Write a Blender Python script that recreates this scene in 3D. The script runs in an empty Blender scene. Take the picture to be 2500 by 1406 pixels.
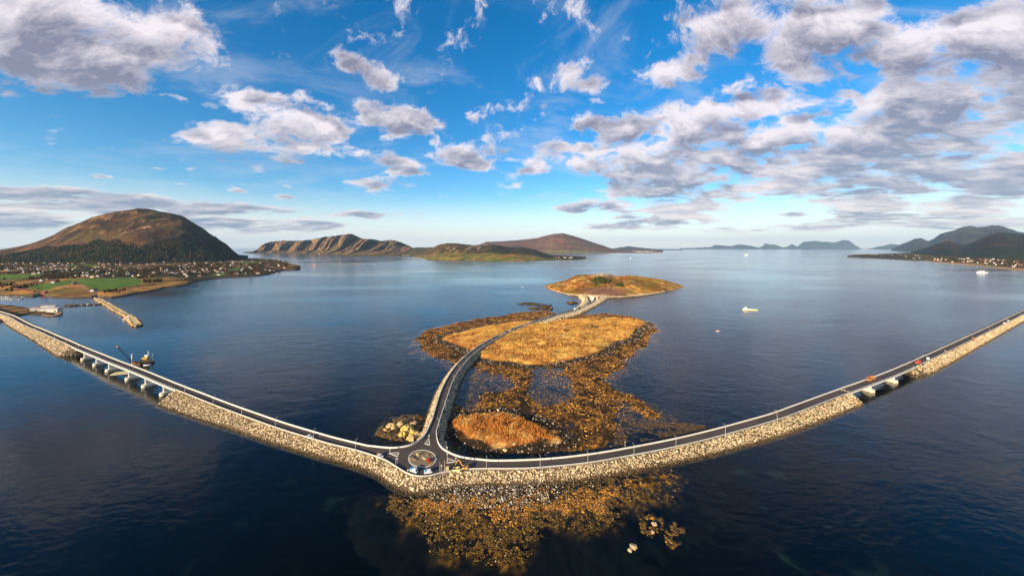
import bpy, bmesh, math, random
import numpy as np
from mathutils import Vector, Matrix

# ------------------------------------------------------------------ camera
F, CX, HY, H = 830.0, 1250.0, 605.0, 120.0       # focal length, centre column, horizon row (photo pixels), camera height (m)
scene = bpy.context.scene
col = scene.collection
cam_data = bpy.data.cameras.new('camera')
cam = bpy.data.objects.new('camera', cam_data); col.objects.link(cam)
cam_data.sensor_width = 36.0
cam_data.lens = 36.0 * F / 2500.0
cam_data.shift_y = -(703.0 - HY) / 2500.0
cam_data.clip_start = 1.0
cam_data.clip_end = 600000.0
cam.location = (0, 0, H)
cam.rotation_euler = (math.radians(90), 0, 0)
scene.camera = cam

# ------------------------------------------------------------------ light
SUN_EL, SUN_AZ = math.radians(16.0), math.radians(-140.0)   # azimuth clockwise from +Y: the sun stands behind the camera, to its left
sdir = Vector((math.sin(SUN_AZ) * math.cos(SUN_EL), math.cos(SUN_AZ) * math.cos(SUN_EL), math.sin(SUN_EL)))
sun_data = bpy.data.lights.new('sun', 'SUN')
sun_data.energy = 5.0
sun_data.angle = math.radians(0.5)
sun_data.color = (1.0, 0.77, 0.48)
sun = bpy.data.objects.new('sun', sun_data); col.objects.link(sun)
sun.rotation_euler = (-sdir).to_track_quat('-Z', 'Y').to_euler()
scene.view_settings.view_transform = 'Standard'
scene.view_settings.look = 'None'
scene.view_settings.exposure = 1.1
scene.view_settings.gamma = 1.0
scene.view_settings.use_curve_mapping = False
scene.cycles.use_denoising = True
scene.cycles.max_bounces = 6
scene.cycles.diffuse_bounces = 2
scene.cycles.glossy_bounces = 3
scene.cycles.volume_bounces = 0
scene.cycles.transparent_max_bounces = 6
scene.cycles.caustics_reflective = False
scene.cycles.caustics_refractive = False
scene.cycles.sample_clamp_indirect = 4.0

class NT:
    """small helper to write node trees"""
    def __init__(s, tree): s.t = tree
    def n(s, typ, **kw):
        x = s.t.nodes.new(typ)
        for k, v in kw.items(): setattr(x, k, v)
        return x
    def put(s, sock, v):
        if hasattr(v, 'is_output') or isinstance(v, bpy.types.NodeSocket): s.t.links.new(v, sock)
        elif v is not None:
            try: sock.default_value = v
            except Exception: sock.default_value = (*v, 1.0)
    def m(s, op, a, b=None, c=None, clamp=False):
        x = s.n('ShaderNodeMath', operation=op); x.use_clamp = clamp
        s.put(x.inputs[0], a)
        if b is not None: s.put(x.inputs[1], b)
        if c is not None: s.put(x.inputs[2], c)
        return x.outputs[0]
    def v(s, op, a, b=None):
        x = s.n('ShaderNodeVectorMath', operation=op)
        s.put(x.inputs[0], a)
        if b is not None:
            if op == 'SCALE': s.put(x.inputs[3], b)
            else: s.put(x.inputs[1], b)
        return x.outputs['Value'] if op in ('LENGTH', 'DOT_PRODUCT', 'DISTANCE') else x.outputs[0]
    def xyz(s, x=0.0, y=0.0, z=0.0):
        c = s.n('ShaderNodeCombineXYZ')
        for i, q in enumerate((x, y, z)): s.put(c.inputs[i], q)
        return c.outputs[0]
    def sep(s, v):
        c = s.n('ShaderNodeSeparateXYZ'); s.put(c.inputs[0], v); return c.outputs
    def noise(s, vec, scale=1.0, detail=4.0, rough=0.5, dist=0.0, lac=2.0, typ='FBM', color=False):
        x = s.n('ShaderNodeTexNoise'); x.noise_dimensions = '3D'; x.noise_type = typ
        s.put(x.inputs['Vector'], vec); s.put(x.inputs['Scale'], scale); s.put(x.inputs['Detail'], detail)
        s.put(x.inputs['Roughness'], rough); s.put(x.inputs['Distortion'], dist); s.put(x.inputs['Lacunarity'], lac)
        return x.outputs['Color'] if color else x.outputs[0]
    def ramp(s, v, lo, hi, a=0.0, b=1.0, smooth=True):
        x = s.n('ShaderNodeMapRange'); x.interpolation_type = 'SMOOTHSTEP' if smooth else 'LINEAR'; x.clamp = True
        s.put(x.inputs[0], v); s.put(x.inputs[1], lo); s.put(x.inputs[2], hi); s.put(x.inputs[3], a); s.put(x.inputs[4], b)
        return x.outputs[0]
    def mix(s, f, a, b, blend='MIX'):
        x = s.n('ShaderNodeMix', data_type='RGBA', blend_type=blend)
        s.put(x.inputs[0], f)
        s.put(x.inputs[6], a if not isinstance(a, tuple) else (*a[:3], 1.0))
        s.put(x.inputs[7], b if not isinstance(b, tuple) else (*b[:3], 1.0))
        return x.outputs[2]

# ------------------------------------------------------------------ world: clear sky and a layer of broken cloud
world = bpy.data.worlds.new('World'); scene.world = world
world.use_nodes = True
world.cycles.sampling_method = 'MANUAL'
world.cycles.sample_map_resolution = 512
W = NT(world.node_tree); W.t.nodes.clear()
w_out = W.n('ShaderNodeOutputWorld'); w_bg = W.n('ShaderNodeBackground')
W.t.links.new(w_bg.outputs[0], w_out.inputs[0])
w_bg.inputs[1].default_value = 0.05
sky = W.n('ShaderNodeTexSky', sky_type='NISHITA')
sky.sun_disc = False; sky.sun_elevation = SUN_EL; sky.sun_rotation = SUN_AZ
sky.altitude = 100.0; sky.air_density = 1.0; sky.dust_density = 0.0; sky.ozone_density = 3.0
D = W.n('ShaderNodeTexCoord').outputs['Generated']
dx, dy, dz = W.sep(D)
hs = W.n('ShaderNodeHueSaturation'); hs.inputs['Saturation'].default_value = 1.38; hs.inputs['Value'].default_value = 1.75
W.put(hs.inputs['Color'], sky.outputs[0])
base_sky = hs.outputs[0]

az = W.m('ARCTAN2', dx, dy); el = W.m('ARCSINE', dz)
ae = W.xyz(az, el, 0.0)
# pale air above the horizon
base_sky = W.mix(W.ramp(el, .16, .0, 0.0, .88), base_sky, (9.7, 9.4, 9.1))
elp = W.m('ARCTANGENT', W.m('DIVIDE', dz, W.m('MAXIMUM', dy, .35)))
wel = W.m('MULTIPLY', W.m('LOGARITHM', W.m('ADD', W.m('MAXIMUM', elp, 0.0), .07), 2.718), .66)
q = W.xyz(W.m('SINE', az), W.m('COSINE', az), wel)     # cloud fields flatten and crowd towards the horizon
def azel(px, py):
    a = math.atan((px - CX) / F)
    return a, math.atan((HY - py) * math.cos(a) / F)
# cloud groups: where (photo pixel), half width, half height (pixels), strength
CLOUDS = [
    (110, 70, 270, 120, .42), (330, 80, 210, 95, .36), (90, 160, 190, 50, .34), (480, 110, 110, 70, .20), (20, 225, 55, 22, .34), (108, 220, 34, 20, .26), (300, 185, 60, 30, .22),
    (690, 285, 125, 52, .50), (600, 345, 165, 30, .48), (760, 330, 110, 34, .46), (640, 255, 60, 30, .30), (960, 280, 95, 34, .48), (1010, 312, 90, 30, .46), (905, 262, 40, 18, .26),
    (850, 155, 40, 22, .30), (905, 185, 75, 34, .34), (945, 215, 50, 22, .22), (1120, 380, 64, 28, .46), (1165, 405, 50, 16, .32), (955, 400, 62, 28, .38), (935, 452, 72, 16, .46), (1280, 415, 46, 24, .44), (1228, 374, 34, 20, .30), (1000, 420, 40, 10, .3),
    (540, 392, 24, 8, .30), (630, 412, 32, 12, .36), (1385, 165, 44, 24, .40), (1440, 205, 80, 20, .34), (1150, 288, 26, 18, .26), (820, 122, 26, 16, .22), (1325, 260, 16, 8, .3),
    (1640, 165, 90, 60, .34), (1740, 40, 120, 50, .36), (2330, 170, 150, 70, .44), (2000, 60, 130, 60, .36), (1990, 290, 120, 40, .34), (2480, 240, 80, 80, .44), (1850, 470, 130, 20, .40), (2200, 470, 150, 18, .38), (1700, 500, 110, 14, .36), (1840, 80, 130, 60, .36), (1920, 140, 90, 40, .34), (2060, 140, 120, 50, .34), (2240, 100, 130, 60, .42), (2420, 60, 120, 70, .36), (2470, 150, 90, 60, .36), (2130, 40, 120, 50, .26),
    (1430, 310, 70, 22, .34), (1340, 360, 70, 22, .36), (1440, 385, 110, 40, .42), (1560, 300, 110, 34, .40), (1600, 380, 150, 60, .48), (1700, 420, 150, 56, .50), (1750, 260, 120, 40, .40), (1880, 240, 90, 34, .40), (1760, 330, 130, 50, .44), (1540, 465, 110, 30, .42),
    (1960, 330, 110, 36, .40), (2080, 390, 190, 40, .48), (2200, 330, 170, 60, .50), (2330, 260, 190, 90, .52), (2440, 340, 130, 90, .50), (2180, 220, 110, 44, .40), (1960, 440, 130, 26, .44), (2260, 420, 190, 30, .46), (2440, 440, 100, 26, .42), (1900, 400, 80, 26, .36),
    (1445, 508, 66, 12, .44), (1650, 528, 120, 15, .42), (1520, 552, 110, 10, .36), (1790, 560, 60, 8, .28), (2080, 485, 110, 14, .40), (2120, 522, 130, 17, .46), (2020, 550, 100, 10, .38), (2330, 505, 150, 20, .42), (2440, 475, 90, 14, .36), (2420, 545, 110, 15, .40), (2260, 550, 90, 8, .3), (1930, 520, 40, 8, .3),
    (90, 478, 200, 20, .50), (200, 505, 180, 16, .44), (420, 515, 120, 12, .36), (20, 535, 140, 14, .40), (480, 545, 90, 10, .36), (680, 545, 110, 10, .36), (330, 494, 150, 15, .44), (60, 512, 150, 13, .40), (560, 508, 100, 12, .40), (700, 520, 80, 9, .38), (50, 555, 120, 12, .44), (590, 556, 120, 13, .42), (780, 552, 90, 10, .36), (890, 524, 70, 8, .40), (250, 430, 32, 7, .34), (384, 410, 26, 6, .28), (700, 482, 44, 6, .34), (455, 450, 26, 5, .30), (590, 466, 30, 5, .30), (60, 428, 60, 5, .22), (690, 392, 40, 8, .26),
]
def coverage(shift, big_only=False):
    acc = None
    src = W.v('ADD', ae, shift) if shift else ae
    for (bx, by, rx, ry, amp) in CLOUDS:
        if by > 475: amp, rx, ry = amp * 1.22, rx * 1.12, ry * 1.15
        if big_only and rx * ry < 3800: continue
        a, e = azel(bx, by)
        a1, _ = azel(bx + rx, by); a0, _ = azel(bx - rx, by)
        _, e1 = azel(bx, by - ry); _, e0 = azel(bx, by + ry)
        mp = W.n('ShaderNodeMapping', vector_type='TEXTURE')
        mp.inputs['Location'].default_value = (a, e, 0)
        mp.inputs['Scale'].default_value = ((a1 - a0) * .78, (e1 - e0) * .78, 1.0)
        W.put(mp.inputs['Vector'], src)
        g = W.n('ShaderNodeTexGradient', gradient_type='SPHERICAL')
        W.put(g.inputs[0], mp.outputs[0])
        acc = W.m('MULTIPLY_ADD', g.outputs[1], amp * 1.5, acc if acc is not None else 0.0)
    return acc
cov = W.m('MINIMUM', coverage(None), .56)
cov_up = W.m('MINIMUM', coverage((0.0, .045, 0.0), True), .56)
# the sky out of view carries the same broken cloud
out_m = W.m('MAXIMUM', W.ramp(W.m('ABSOLUTE', az), 0.98, 1.2), W.ramp(el, 0.62, 0.8))
cov = W.m('ADD', cov, W.m('MULTIPLY', out_m, W.ramp(W.noise(q, 1.5, 2.0), .40, .62, 0.0, .34)))
warp = W.v('SCALE', W.v('SUBTRACT', W.noise(q, 9.0, 3.0, .5, color=True), (.5, .5, .5)), 0.09)
qw = W.v('ADD', q, warp)
def field(v, det): return W.m('MULTIPLY', W.m('SUBTRACT', W.noise(v, 11.5, det, .62), .5), 2.1)
n0 = field(qw, 9.0)
n1 = field(W.v('ADD', qw, (-.010, 0, .055)), 6.0)                        # one step up the cloud, towards the sun
d0 = W.m('ADD', n0, W.m('SUBTRACT', cov, .24))
alpha = W.ramp(d0, -.08, .30)
thick = W.ramp(d0, .05, .42)
relief = W.m('MULTIPLY', W.m('SUBTRACT', n0, n1), 1.35)                     # > 0: less cloud above, a lit top
body = W.m('MULTIPLY', W.m('SUBTRACT', cov, cov_up), 1.9)
big = W.ramp(cov_up, .02, .16)
light = W.m('ADD', W.m('ADD', relief, W.m('MULTIPLY', body, big)), W.m('SUBTRACT', .80, W.m('MULTIPLY', thick, .70)), clamp=True)
lit = W.mix(W.ramp(el, .0, .35), (9.0, 8.1, 7.9), (9.3, 8.5, 9.0))
shade = W.mix(W.ramp(el, .02, .40), (2.7, 3.2, 4.4), (2.45, 2.45, 3.35))
color = W.mix(W.m('MULTIPLY', alpha, .96), base_sky, W.mix(light, shade, lit))
# thin high veil
ci = W.noise(W.v('MULTIPLY', q, (.5, .5, 1.0)), 6.0, 6.0, .62, .8)
color = W.mix(W.m('MULTIPLY', W.ramp(ci, .47, .74), .28), color, (7.6, 7.6, 8.2))
below = W.ramp(dz, -0.02, 0.0)
W.put(w_bg.inputs[0], W.mix(below, (0.25, 0.40, 0.60), color))
# ------------------------------------------------------------------ placing things: a photo pixel and the level it stands on
def P(px, py, z=0.0):
    d = (H - z) * F / (py - HY)
    return Vector(((px - CX) / F * d, d, z))
def PD(px, py, d):
    return Vector(((px - CX) / F * d, d, H + (HY - py) / F * d))
def tag(o, label=None, cat=None, group=None, kind=None):
    if label: o['label'] = label
    if cat: o['category'] = cat
    if group: o['group'] = group
    if kind: o['kind'] = kind
    return o

def new_mat(name):
    m = bpy.data.materials.new(name); m.use_nodes = True
    t = NT(m.node_tree); t.t.nodes.clear()
    out = t.n('ShaderNodeOutputMaterial'); b = t.n('ShaderNodeBsdfPrincipled')
    t.t.links.new(b.outputs[0], out.inputs[0])
    return m, t, b
def POS(t): return t.n('ShaderNodeNewGeometry').outputs['Position']

def water_material():
    m = bpy.data.materials.new('sea_water'); m.use_nodes = True
    t = NT(m.node_tree); t.t.nodes.clear()
    out = t.n('ShaderNodeOutputMaterial')
    pos = POS(t)
    # wind lanes: long patches of ruffled and of calm water
    lanes = t.noise(t.v('MULTIPLY', pos, (.0016, .0045, 0)), 1.0, 4.0, .55, .6)
    far = t.noise(t.v('MULTIPLY', pos, (.00035, .0016, 0)), 1.0, 3.0, .5, .4)
    ruffle = t.ramp(t.m('ADD', t.m('MULTIPLY', lanes, .6), t.m('MULTIPLY', far, .4)), .38, .60)
    r1 = t.noise(t.v('MULTIPLY', pos, (.16, .30, .2)), 1.0, 3.0, .6, .5)
    r2 = t.noise(t.v('MULTIPLY', pos, (.035, .055, .2)), 1.0, 2.0, .5, .8)
    bump = t.n('ShaderNodeBump'); bump.inputs['Distance'].default_value = 1.0
    t.put(bump.inputs['Strength'], t.m('ADD', .09, t.m('MULTIPLY', ruffle, .30)))
    t.put(bump.inputs['Height'], t.m('ADD', r1, t.m('MULTIPLY', r2, 1.6)))
    cosi = t.m('ABSOLUTE', t.v('DOT_PRODUCT', bump.outputs[0], t.n('ShaderNodeNewGeometry').outputs['Incoming']))
    fres = t.m('ADD', .010, t.m('MULTIPLY', t.m('POWER', t.m('SUBTRACT', 1.0, cosi, clamp=True), 5.0), .98))      # how much a water surface mirrors at this angle
    gl = t.n('ShaderNodeBsdfGlossy'); t.put(gl.inputs['Roughness'], t.m('ADD', .05, t.m('MULTIPLY', ruffle, .10))); t.put(gl.inputs['Normal'], bump.outputs[0])
    gl.inputs['Color'].default_value = (.92, .95, 1.0, 1)
    tr = t.n('ShaderNodeBsdfTransparent'); tr.inputs['Color'].default_value = (.70, .76, .68, 1)      # clear, slightly green water
    mx = t.n('ShaderNodeMixShader')
    t.put(mx.inputs[0], t.m('MULTIPLY', fres, .95)); t.t.links.new(tr.outputs[0], mx.inputs[1]); t.t.links.new(gl.outputs[0], mx.inputs[2])
    t.t.links.new(mx.outputs[0], out.inputs[0])
    return m
def seabed_material():
    m, t, b = new_mat('sea_bed'); pos = POS(t)
    sh = t.noise(t.v('MULTIPLY', pos, (.05, .05, 0)), 1.0, 6.0, .66, .6)
    d = t.v('LENGTH', t.v('MULTIPLY', t.v('SUBTRACT', pos, (30, 190, 0)), (.0060, .0060, 0)))
    sand = t.m('MULTIPLY', t.ramp(sh, .55, .72), t.ramp(d, 1.3, .3))
    t.put(b.inputs['Base Color'], t.mix(sand, (.0015, .0035, .0050), (.020, .045, .036)))              # black deep water, patches of pale sand in the shallows
    b.inputs['Roughness'].default_value = 1.0; b.inputs['Specular IOR Level'].default_value = 0.0
    return m
def make_water():
    R = 260000.0
    def sheet(name, z, mat, label):
        me = bpy.data.meshes.new(name)
        me.from_pydata([(-R, -3000, z), (R, -3000, z), (R, R, z), (-R, R, z)], [], [(0, 1, 2, 3)])
        me.materials.append(mat)
        o = bpy.data.objects.new(name, me); col.objects.link(o)
        tag(o, label, None, None, 'structure')
    sheet('water', 0.0, water_material(), 'dark blue fjord water reflecting the sky')
    sheet('sea_bed', -7.0, seabed_material(), 'dark sea bed under the fjord water')
make_water()
# ------------------------------------------------------------------ helpers
random.seed(7); RNG = np.random.default_rng(11)
def hash2(ix, iy, seed):
    h = (ix.astype(np.int64) * 374761393 + iy.astype(np.int64) * 668265263 + seed * 974711) & 0xffffffff
    h = ((h ^ (h >> 13)) * 1274126177) & 0xffffffff
    return ((h ^ (h >> 16)) & 0xffff) / 65535.0
def vnoise(x, y, seed=0):
    x = np.asarray(x, float); y = np.asarray(y, float)
    ix, iy = np.floor(x), np.floor(y); fx, fy = x - ix, y - iy
    fx = fx * fx * (3 - 2 * fx); fy = fy * fy * (3 - 2 * fy)
    a, b = hash2(ix, iy, seed), hash2(ix + 1, iy, seed); c, d = hash2(ix, iy + 1, seed), hash2(ix + 1, iy + 1, seed)
    return (a + (b - a) * fx) * (1 - fy) + (c + (d - c) * fx) * fy
def fbm(x, y, octaves=5, seed=0, gain=.5):
    s, amp, tot = 0.0, 1.0, 0.0
    x = np.asarray(x, float); y = np.asarray(y, float)
    for k in range(octaves):
        s = s + amp * vnoise(x * 2 ** k + 17.3 * k, y * 2 ** k - 9.1 * k, seed + k); tot += amp; amp *= gain
    return s / tot
def ridged(x, y, octaves=4, seed=0):
    s, amp, tot = 0.0, 1.0, 0.0
    for k in range(octaves):
        s = s + amp * (1 - np.abs(2 * vnoise(np.asarray(x) * 2 ** k + 5.1 * k, np.asarray(y) * 2 ** k, seed + k) - 1)); tot += amp; amp *= .5
    return s / tot
def in_poly(x, y, poly):
    x = np.asarray(x, float); y = np.asarray(y, float); inside = np.zeros(x.shape, bool)
    n = len(poly)
    for i in range(n):
        x0, y0 = poly[i]; x1, y1 = poly[(i + 1) % n]
        if y0 == y1: continue
        c = ((y0 > y) != (y1 > y)) & (x < (x1 - x0) * (y - y0) / (y1 - y0) + x0)
        inside ^= c
    return inside
def poly_sd(x, y, poly):
    """signed distance to a polygon, positive inside"""
    d = np.full(np.shape(x), 1e18)
    n = len(poly)
    for i in range(n):
        ax, ay = poly[i]; bx, by = poly[(i + 1) % n]
        ex, ey = bx - ax, by - ay
        t = np.clip(((x - ax) * ex + (y - ay) * ey) / (ex * ex + ey * ey + 1e-9), 0, 1)
        d = np.minimum(d, (x - ax - t * ex) ** 2 + (y - ay - t * ey) ** 2)
    d = np.sqrt(d)
    return np.where(in_poly(x, y, poly), d, -d)
def wpoly(pts, z=0.0): return [(P(a, b, z).x, P(a, b, z).y) for a, b in pts]
def sstep(a, b, x):
    t = np.clip((x - a) / (b - a), 0, 1); return t * t * (3 - 2 * t)
def curve(pts, step):
    """smooth curve through control points, resampled at an even step"""
    p = np.array([tuple(q) for q in pts], float)
    p = np.vstack([2 * p[0] - p[1], p, 2 * p[-1] - p[-2]])
    out = []
    for i in range(1, len(p) - 2):
        t = np.linspace(0, 1, 24, endpoint=False)[:, None]
        a, b, c, d = p[i - 1], p[i], p[i + 1], p[i + 2]
        out.append(.5 * ((2 * b) + (c - a) * t + (2 * a - 5 * b + 4 * c - d) * t ** 2 + (3 * b - a - 3 * c + d) * t ** 3))
    out = np.vstack(out + [p[-2:-1]])
    L = np.concatenate([[0], np.cumsum(np.linalg.norm(np.diff(out[:, :2], axis=0), axis=1))])
    s = np.linspace(0, L[-1], max(2, int(L[-1] / step)))
    return np.stack([np.interp(s, L, out[:, k]) for k in range(p.shape[1])], 1)
def left_normals(c):
    t = np.gradient(c[:, :2], axis=0); t /= np.linalg.norm(t, axis=1)[:, None] + 1e-9
    return np.stack([-t[:, 1], t[:, 0]], 1)

def link(o, parent=None):
    col.objects.link(o)
    if parent is not None: o.parent = parent
    return o
def array_mesh(name, verts, faces, mats, parent=None, colors=None, smooth=False, midx=None):
    """verts (n,3); faces (m,k) array of equal sided faces or list of tuples; colors (n,3)"""
    me = bpy.data.meshes.new(name)
    verts = np.asarray(verts, np.float32)
    if isinstance(faces, np.ndarray):
        m, k = faces.shape
        me.vertices.add(len(verts)); me.vertices.foreach_set('co', verts.ravel())
        me.loops.add(m * k); me.loops.foreach_set('vertex_index', faces.astype(np.int32).ravel())
        me.polygons.add(m); me.polygons.foreach_set('loop_start', np.arange(0, m * k, k, dtype=np.int32))
        me.update(calc_edges=True)
    else:
        me.from_pydata(verts.tolist(), [], faces)
    if midx is not None: me.polygons.foreach_set('material_index', np.asarray(midx, np.int32))
    if smooth: me.polygons.foreach_set('use_smooth', np.ones(len(me.polygons), bool))
    if colors is not None:
        at = me.color_attributes.new('Col', 'FLOAT_COLOR', 'POINT')
        cc = np.ones((len(verts), 4), np.float32); cc[:, :3] = colors
        at.data.foreach_set('color', cc.ravel())
    for m_ in (mats if isinstance(mats, (list, tuple)) else [mats]): me.materials.append(m_)
    me.update()
    return link(bpy.data.objects.new(name, me), parent)
def grid_faces(nr, nc, wrap=False):
    r, c = np.meshgrid(np.arange(nr - 1), np.arange(nc - 1), indexing='ij')
    a = (r * nc + c).ravel()
    return np.stack([a, a + 1, a + nc + 1, a + nc], 1)
ICO_V = None
def ico():
    t = (1 + 5 ** .5) / 2
    v = np.array([(-1, t, 0), (1, t, 0), (-1, -t, 0), (1, -t, 0), (0, -1, t), (0, 1, t), (0, -1, -t), (0, 1, -t), (t, 0, -1), (t, 0, 1), (-t, 0, -1), (-t, 0, 1)], float)
    f = np.array([(0, 11, 5), (0, 5, 1), (0, 1, 7), (0, 7, 10), (0, 10, 11), (1, 5, 9), (5, 11, 4), (11, 10, 2), (10, 7, 6), (7, 1, 8), (3, 9, 4), (3, 4, 2), (3, 2, 6), (3, 6, 8), (3, 8, 9), (4, 9, 5), (2, 4, 11), (6, 2, 10), (8, 6, 7), (9, 8, 1)])
    return v / np.linalg.norm(v[0]), f
def lumps(pos, size, flat=(1, 1, 1), jitter=.28):
    """many irregular stones (or clumps) as one vertex / face array"""
    v, f = ico(); n = len(pos)
    sc = np.asarray(size)[:, None] * (1 + RNG.uniform(-.42, .5, (n, 3))) * np.array(flat)
    ang = RNG.uniform(0, 6.283, n); ca, sa = np.cos(ang), np.sin(ang)
    tilt = RNG.uniform(-.5, .5, n); ct, st = np.cos(tilt), np.sin(tilt)
    V = v[None] * (1 + RNG.uniform(-jitter, jitter, (n, 12, 1)))
    V = V * sc[:, None, :]
    x, y, z = V[..., 0], V[..., 1] * ct[:, None] - V[..., 2] * st[:, None], V[..., 1] * st[:, None] + V[..., 2] * ct[:, None]
    X = x * ca[:, None] - y * sa[:, None]; Y = x * sa[:, None] + y * ca[:, None]
    V = np.stack([X, Y, z], -1) + np.asarray(pos)[:, None, :]
    Fc = f[None] + (np.arange(n) * 12)[:, None, None]
    return V.reshape(-1, 3), Fc.reshape(-1, 3)

class MB:
    """collects shapes into one mesh"""
    def __init__(s): s.v, s.f, s.mi = [], [], []
    def add(s, vs, fs, mi=0):
        o = len(s.v); s.v += [tuple(q) for q in vs]; s.f += [tuple(i + o for i in f) for f in fs]; s.mi += [mi] * len(fs); return s
    def box(s, c, size, mi=0, rz=0.0, taper=1.0, rx=0.0):
        x, y, z = (q / 2 for q in size)
        vs = [Vector((a * x * (taper if k else 1), b * y * (taper if k else 1), (z if k else -z))) for k in (0, 1) for a, b in ((-1, -1), (1, -1), (1, 1), (-1, 1))]
        M = Matrix.Rotation(rz, 3, 'Z') @ Matrix.Rotation(rx, 3, 'X')
        return s.add([M @ q + Vector(c) for q in vs], [(3, 2, 1, 0), (4, 5, 6, 7), (0, 1, 5, 4), (1, 2, 6, 5), (2, 3, 7, 6), (3, 0, 4, 7)], mi)
    def tube(s, a, b, r0, r1=None, n=8, mi=0):
        a, b = Vector(a), Vector(b); r1 = r0 if r1 is None else r1
        d = (b - a).normalized(); u = d.orthogonal().normalized(); w = d.cross(u)
        vs = [(c + (u * math.cos(6.28318 * i / n) + w * math.sin(6.28318 * i / n)) * r) for c, r in ((a, r0), (b, r1)) for i in range(n)]
        fs = [(i, (i + 1) % n, n + (i + 1) % n, n + i) for i in range(n)] + [tuple(range(n - 1, -1, -1)), tuple(range(n, 2 * n))]
        return s.add(vs, fs, mi)
    def lathe(s, c, prof, n=12, mi=0, sx=1.0, sy=1.0):
        c = Vector(c)
        vs = [c + Vector((r * sx * math.cos(6.28318 * i / n), r * sy * math.sin(6.28318 * i / n), z)) for r, z in prof for i in range(n)]
        fs = [(k * n + i, k * n + (i + 1) % n, (k + 1) * n + (i + 1) % n, (k + 1) * n + i) for k in range(len(prof) - 1) for i in range(n)]
        fs += [tuple(range(n - 1, -1, -1)), tuple(range((len(prof) - 1) * n, len(prof) * n))]
        return s.add(vs, fs, mi)
    def prism(s, outline, z0, z1, mi=0, inset=0.0):
        n = len(outline); cx = sum(q[0] for q in outline) / n; cy = sum(q[1] for q in outline) / n
        top = [(cx + (x - cx) * (1 - inset), cy + (y - cy) * (1 - inset)) for x, y in outline]
        return s.add([(x, y, z0) for x, y in outline] + [(x, y, z1) for x, y in top],
                     [(i, (i + 1) % n, n + (i + 1) % n, n + i) for i in range(n)] + [tuple(range(n - 1, -1, -1)), tuple(range(n, 2 * n))], mi)
    def section(s, prof, y0, y1, mi=0, axis='y'):
        """a profile in (x,z) pulled along y (axis='x': profile in (y,z) pulled along x)"""
        n = len(prof); mk = (lambda a, b, t: (a, t, b)) if axis == 'y' else (lambda a, b, t: (t, a, b))
        return s.add([mk(a, b, y0) for a, b in prof] + [mk(a, b, y1) for a, b in prof],
                     [(i, (i + 1) % n, n + (i + 1) % n, n + i) for i in range(n)] + [tuple(range(n - 1, -1, -1)), tuple(range(n, 2 * n))], mi)
    def mesh(s, name, mats, bevel=0.0):
        me = bpy.data.meshes.new(name)
        me.from_pydata(s.v, [], s.f)
        for m_ in (mats if isinstance(mats, (list, tuple)) else [mats]): me.materials.append(m_)
        me.polygons.foreach_set('material_index', s.mi)
        bm = bmesh.new(); bm.from_mesh(me); bmesh.ops.recalc_face_normals(bm, faces=bm.faces)
        if bevel: bmesh.ops.bevel(bm, geom=bm.edges[:], offset=bevel, segments=2, affect='EDGES', clamp_overlap=True)
        bm.to_mesh(me); bm.free()
        return me
    def build(s, name, mats, parent=None, bevel=0.0):
        return link(bpy.data.objects.new(name, s.mesh(name, mats, bevel)), parent)
def empty(name, loc, rz=0.0, label=None, cat=None, group=None):
    o = bpy.data.objects.new(name, None); col.objects.link(o)
    o.location = loc; o.rotation_euler = (0, 0, rz); o.empty_display_size = .5
    return tag(o, label, cat, group)
def inst(name, me, parent=None, loc=(0, 0, 0), rz=0.0, scale=None):
    o = link(bpy.data.objects.new(name, me), parent); o.location = loc; o.rotation_euler = (0, 0, rz)
    if scale: o.scale = scale
    return o

# ------------------------------------------------------------------ materials
MATS = {}
def plain(name, c, rough=.6, metal=0.0, var=.12, scale=.8, bump=0.0):
    if name in MATS: return MATS[name]
    m, t, b = new_mat(name)
    tc = t.n('ShaderNodeTexCoord').outputs['Object']
    n = t.noise(tc, scale, 4.0, .6)
    dark = tuple(q * (1 - 2 * var) for q in c); lite = tuple(min(1, q * (1 + var)) for q in c)
    t.put(b.inputs['Base Color'], t.mix(t.ramp(n, .3, .7), dark, lite))
    b.inputs['Roughness'].default_value = rough; b.inputs['Metallic'].default_value = metal
    if bump:
        bp = t.n('ShaderNodeBump'); bp.inputs['Strength'].default_value = bump; t.put(bp.inputs['Height'], n); t.put(b.inputs['Normal'], bp.outputs[0])
    MATS[name] = m; return m
def glassy(name, c=(.02, .03, .04)):
    if name in MATS: return MATS[name]
    m, t, b = new_mat(name); b.inputs['Base Color'].default_value = (*c, 1); b.inputs['Roughness'].default_value = .08
    MATS[name] = m; return m
def vcol(name, rough=.9, scale=.3, var=.35, bump=.4, bdist=.5, spec=.2, scale2=None):
    """the colour of the ground or stone itself (per vertex), with grain on top"""
    if name in MATS: return MATS[name]
    m, t, b = new_mat(name)
    a = t.n('ShaderNodeVertexColor'); a.layer_name = 'Col'
    pos = POS(t); n = t.noise(pos, scale, 6.0, .62)
    c = t.mix(1.0, a.outputs[0], t.mix(t.ramp(n, .25, .75), (1 - var, 1 - var, 1 - var), (1 + var, 1 + var, 1 + var)), 'MULTIPLY')
    if scale2:
        n2 = t.noise(pos, scale2, 5.0, .6)
        c = t.mix(1.0, c, t.mix(t.ramp(n2, .3, .7), (.75, .72, .70), (1.22, 1.2, 1.15)), 'MULTIPLY')
    t.put(b.inputs['Base Color'], c); b.inputs['Roughness'].default_value = rough
    b.inputs['Specular IOR Level'].default_value = spec
    if bump:
        bp = t.n('ShaderNodeBump'); bp.inputs['Strength'].default_value = bump; bp.inputs['Distance'].default_value = bdist
        t.put(bp.inputs['Height'], n); t.put(b.inputs['Normal'], bp.outputs[0])
    MATS[name] = m; return m
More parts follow.
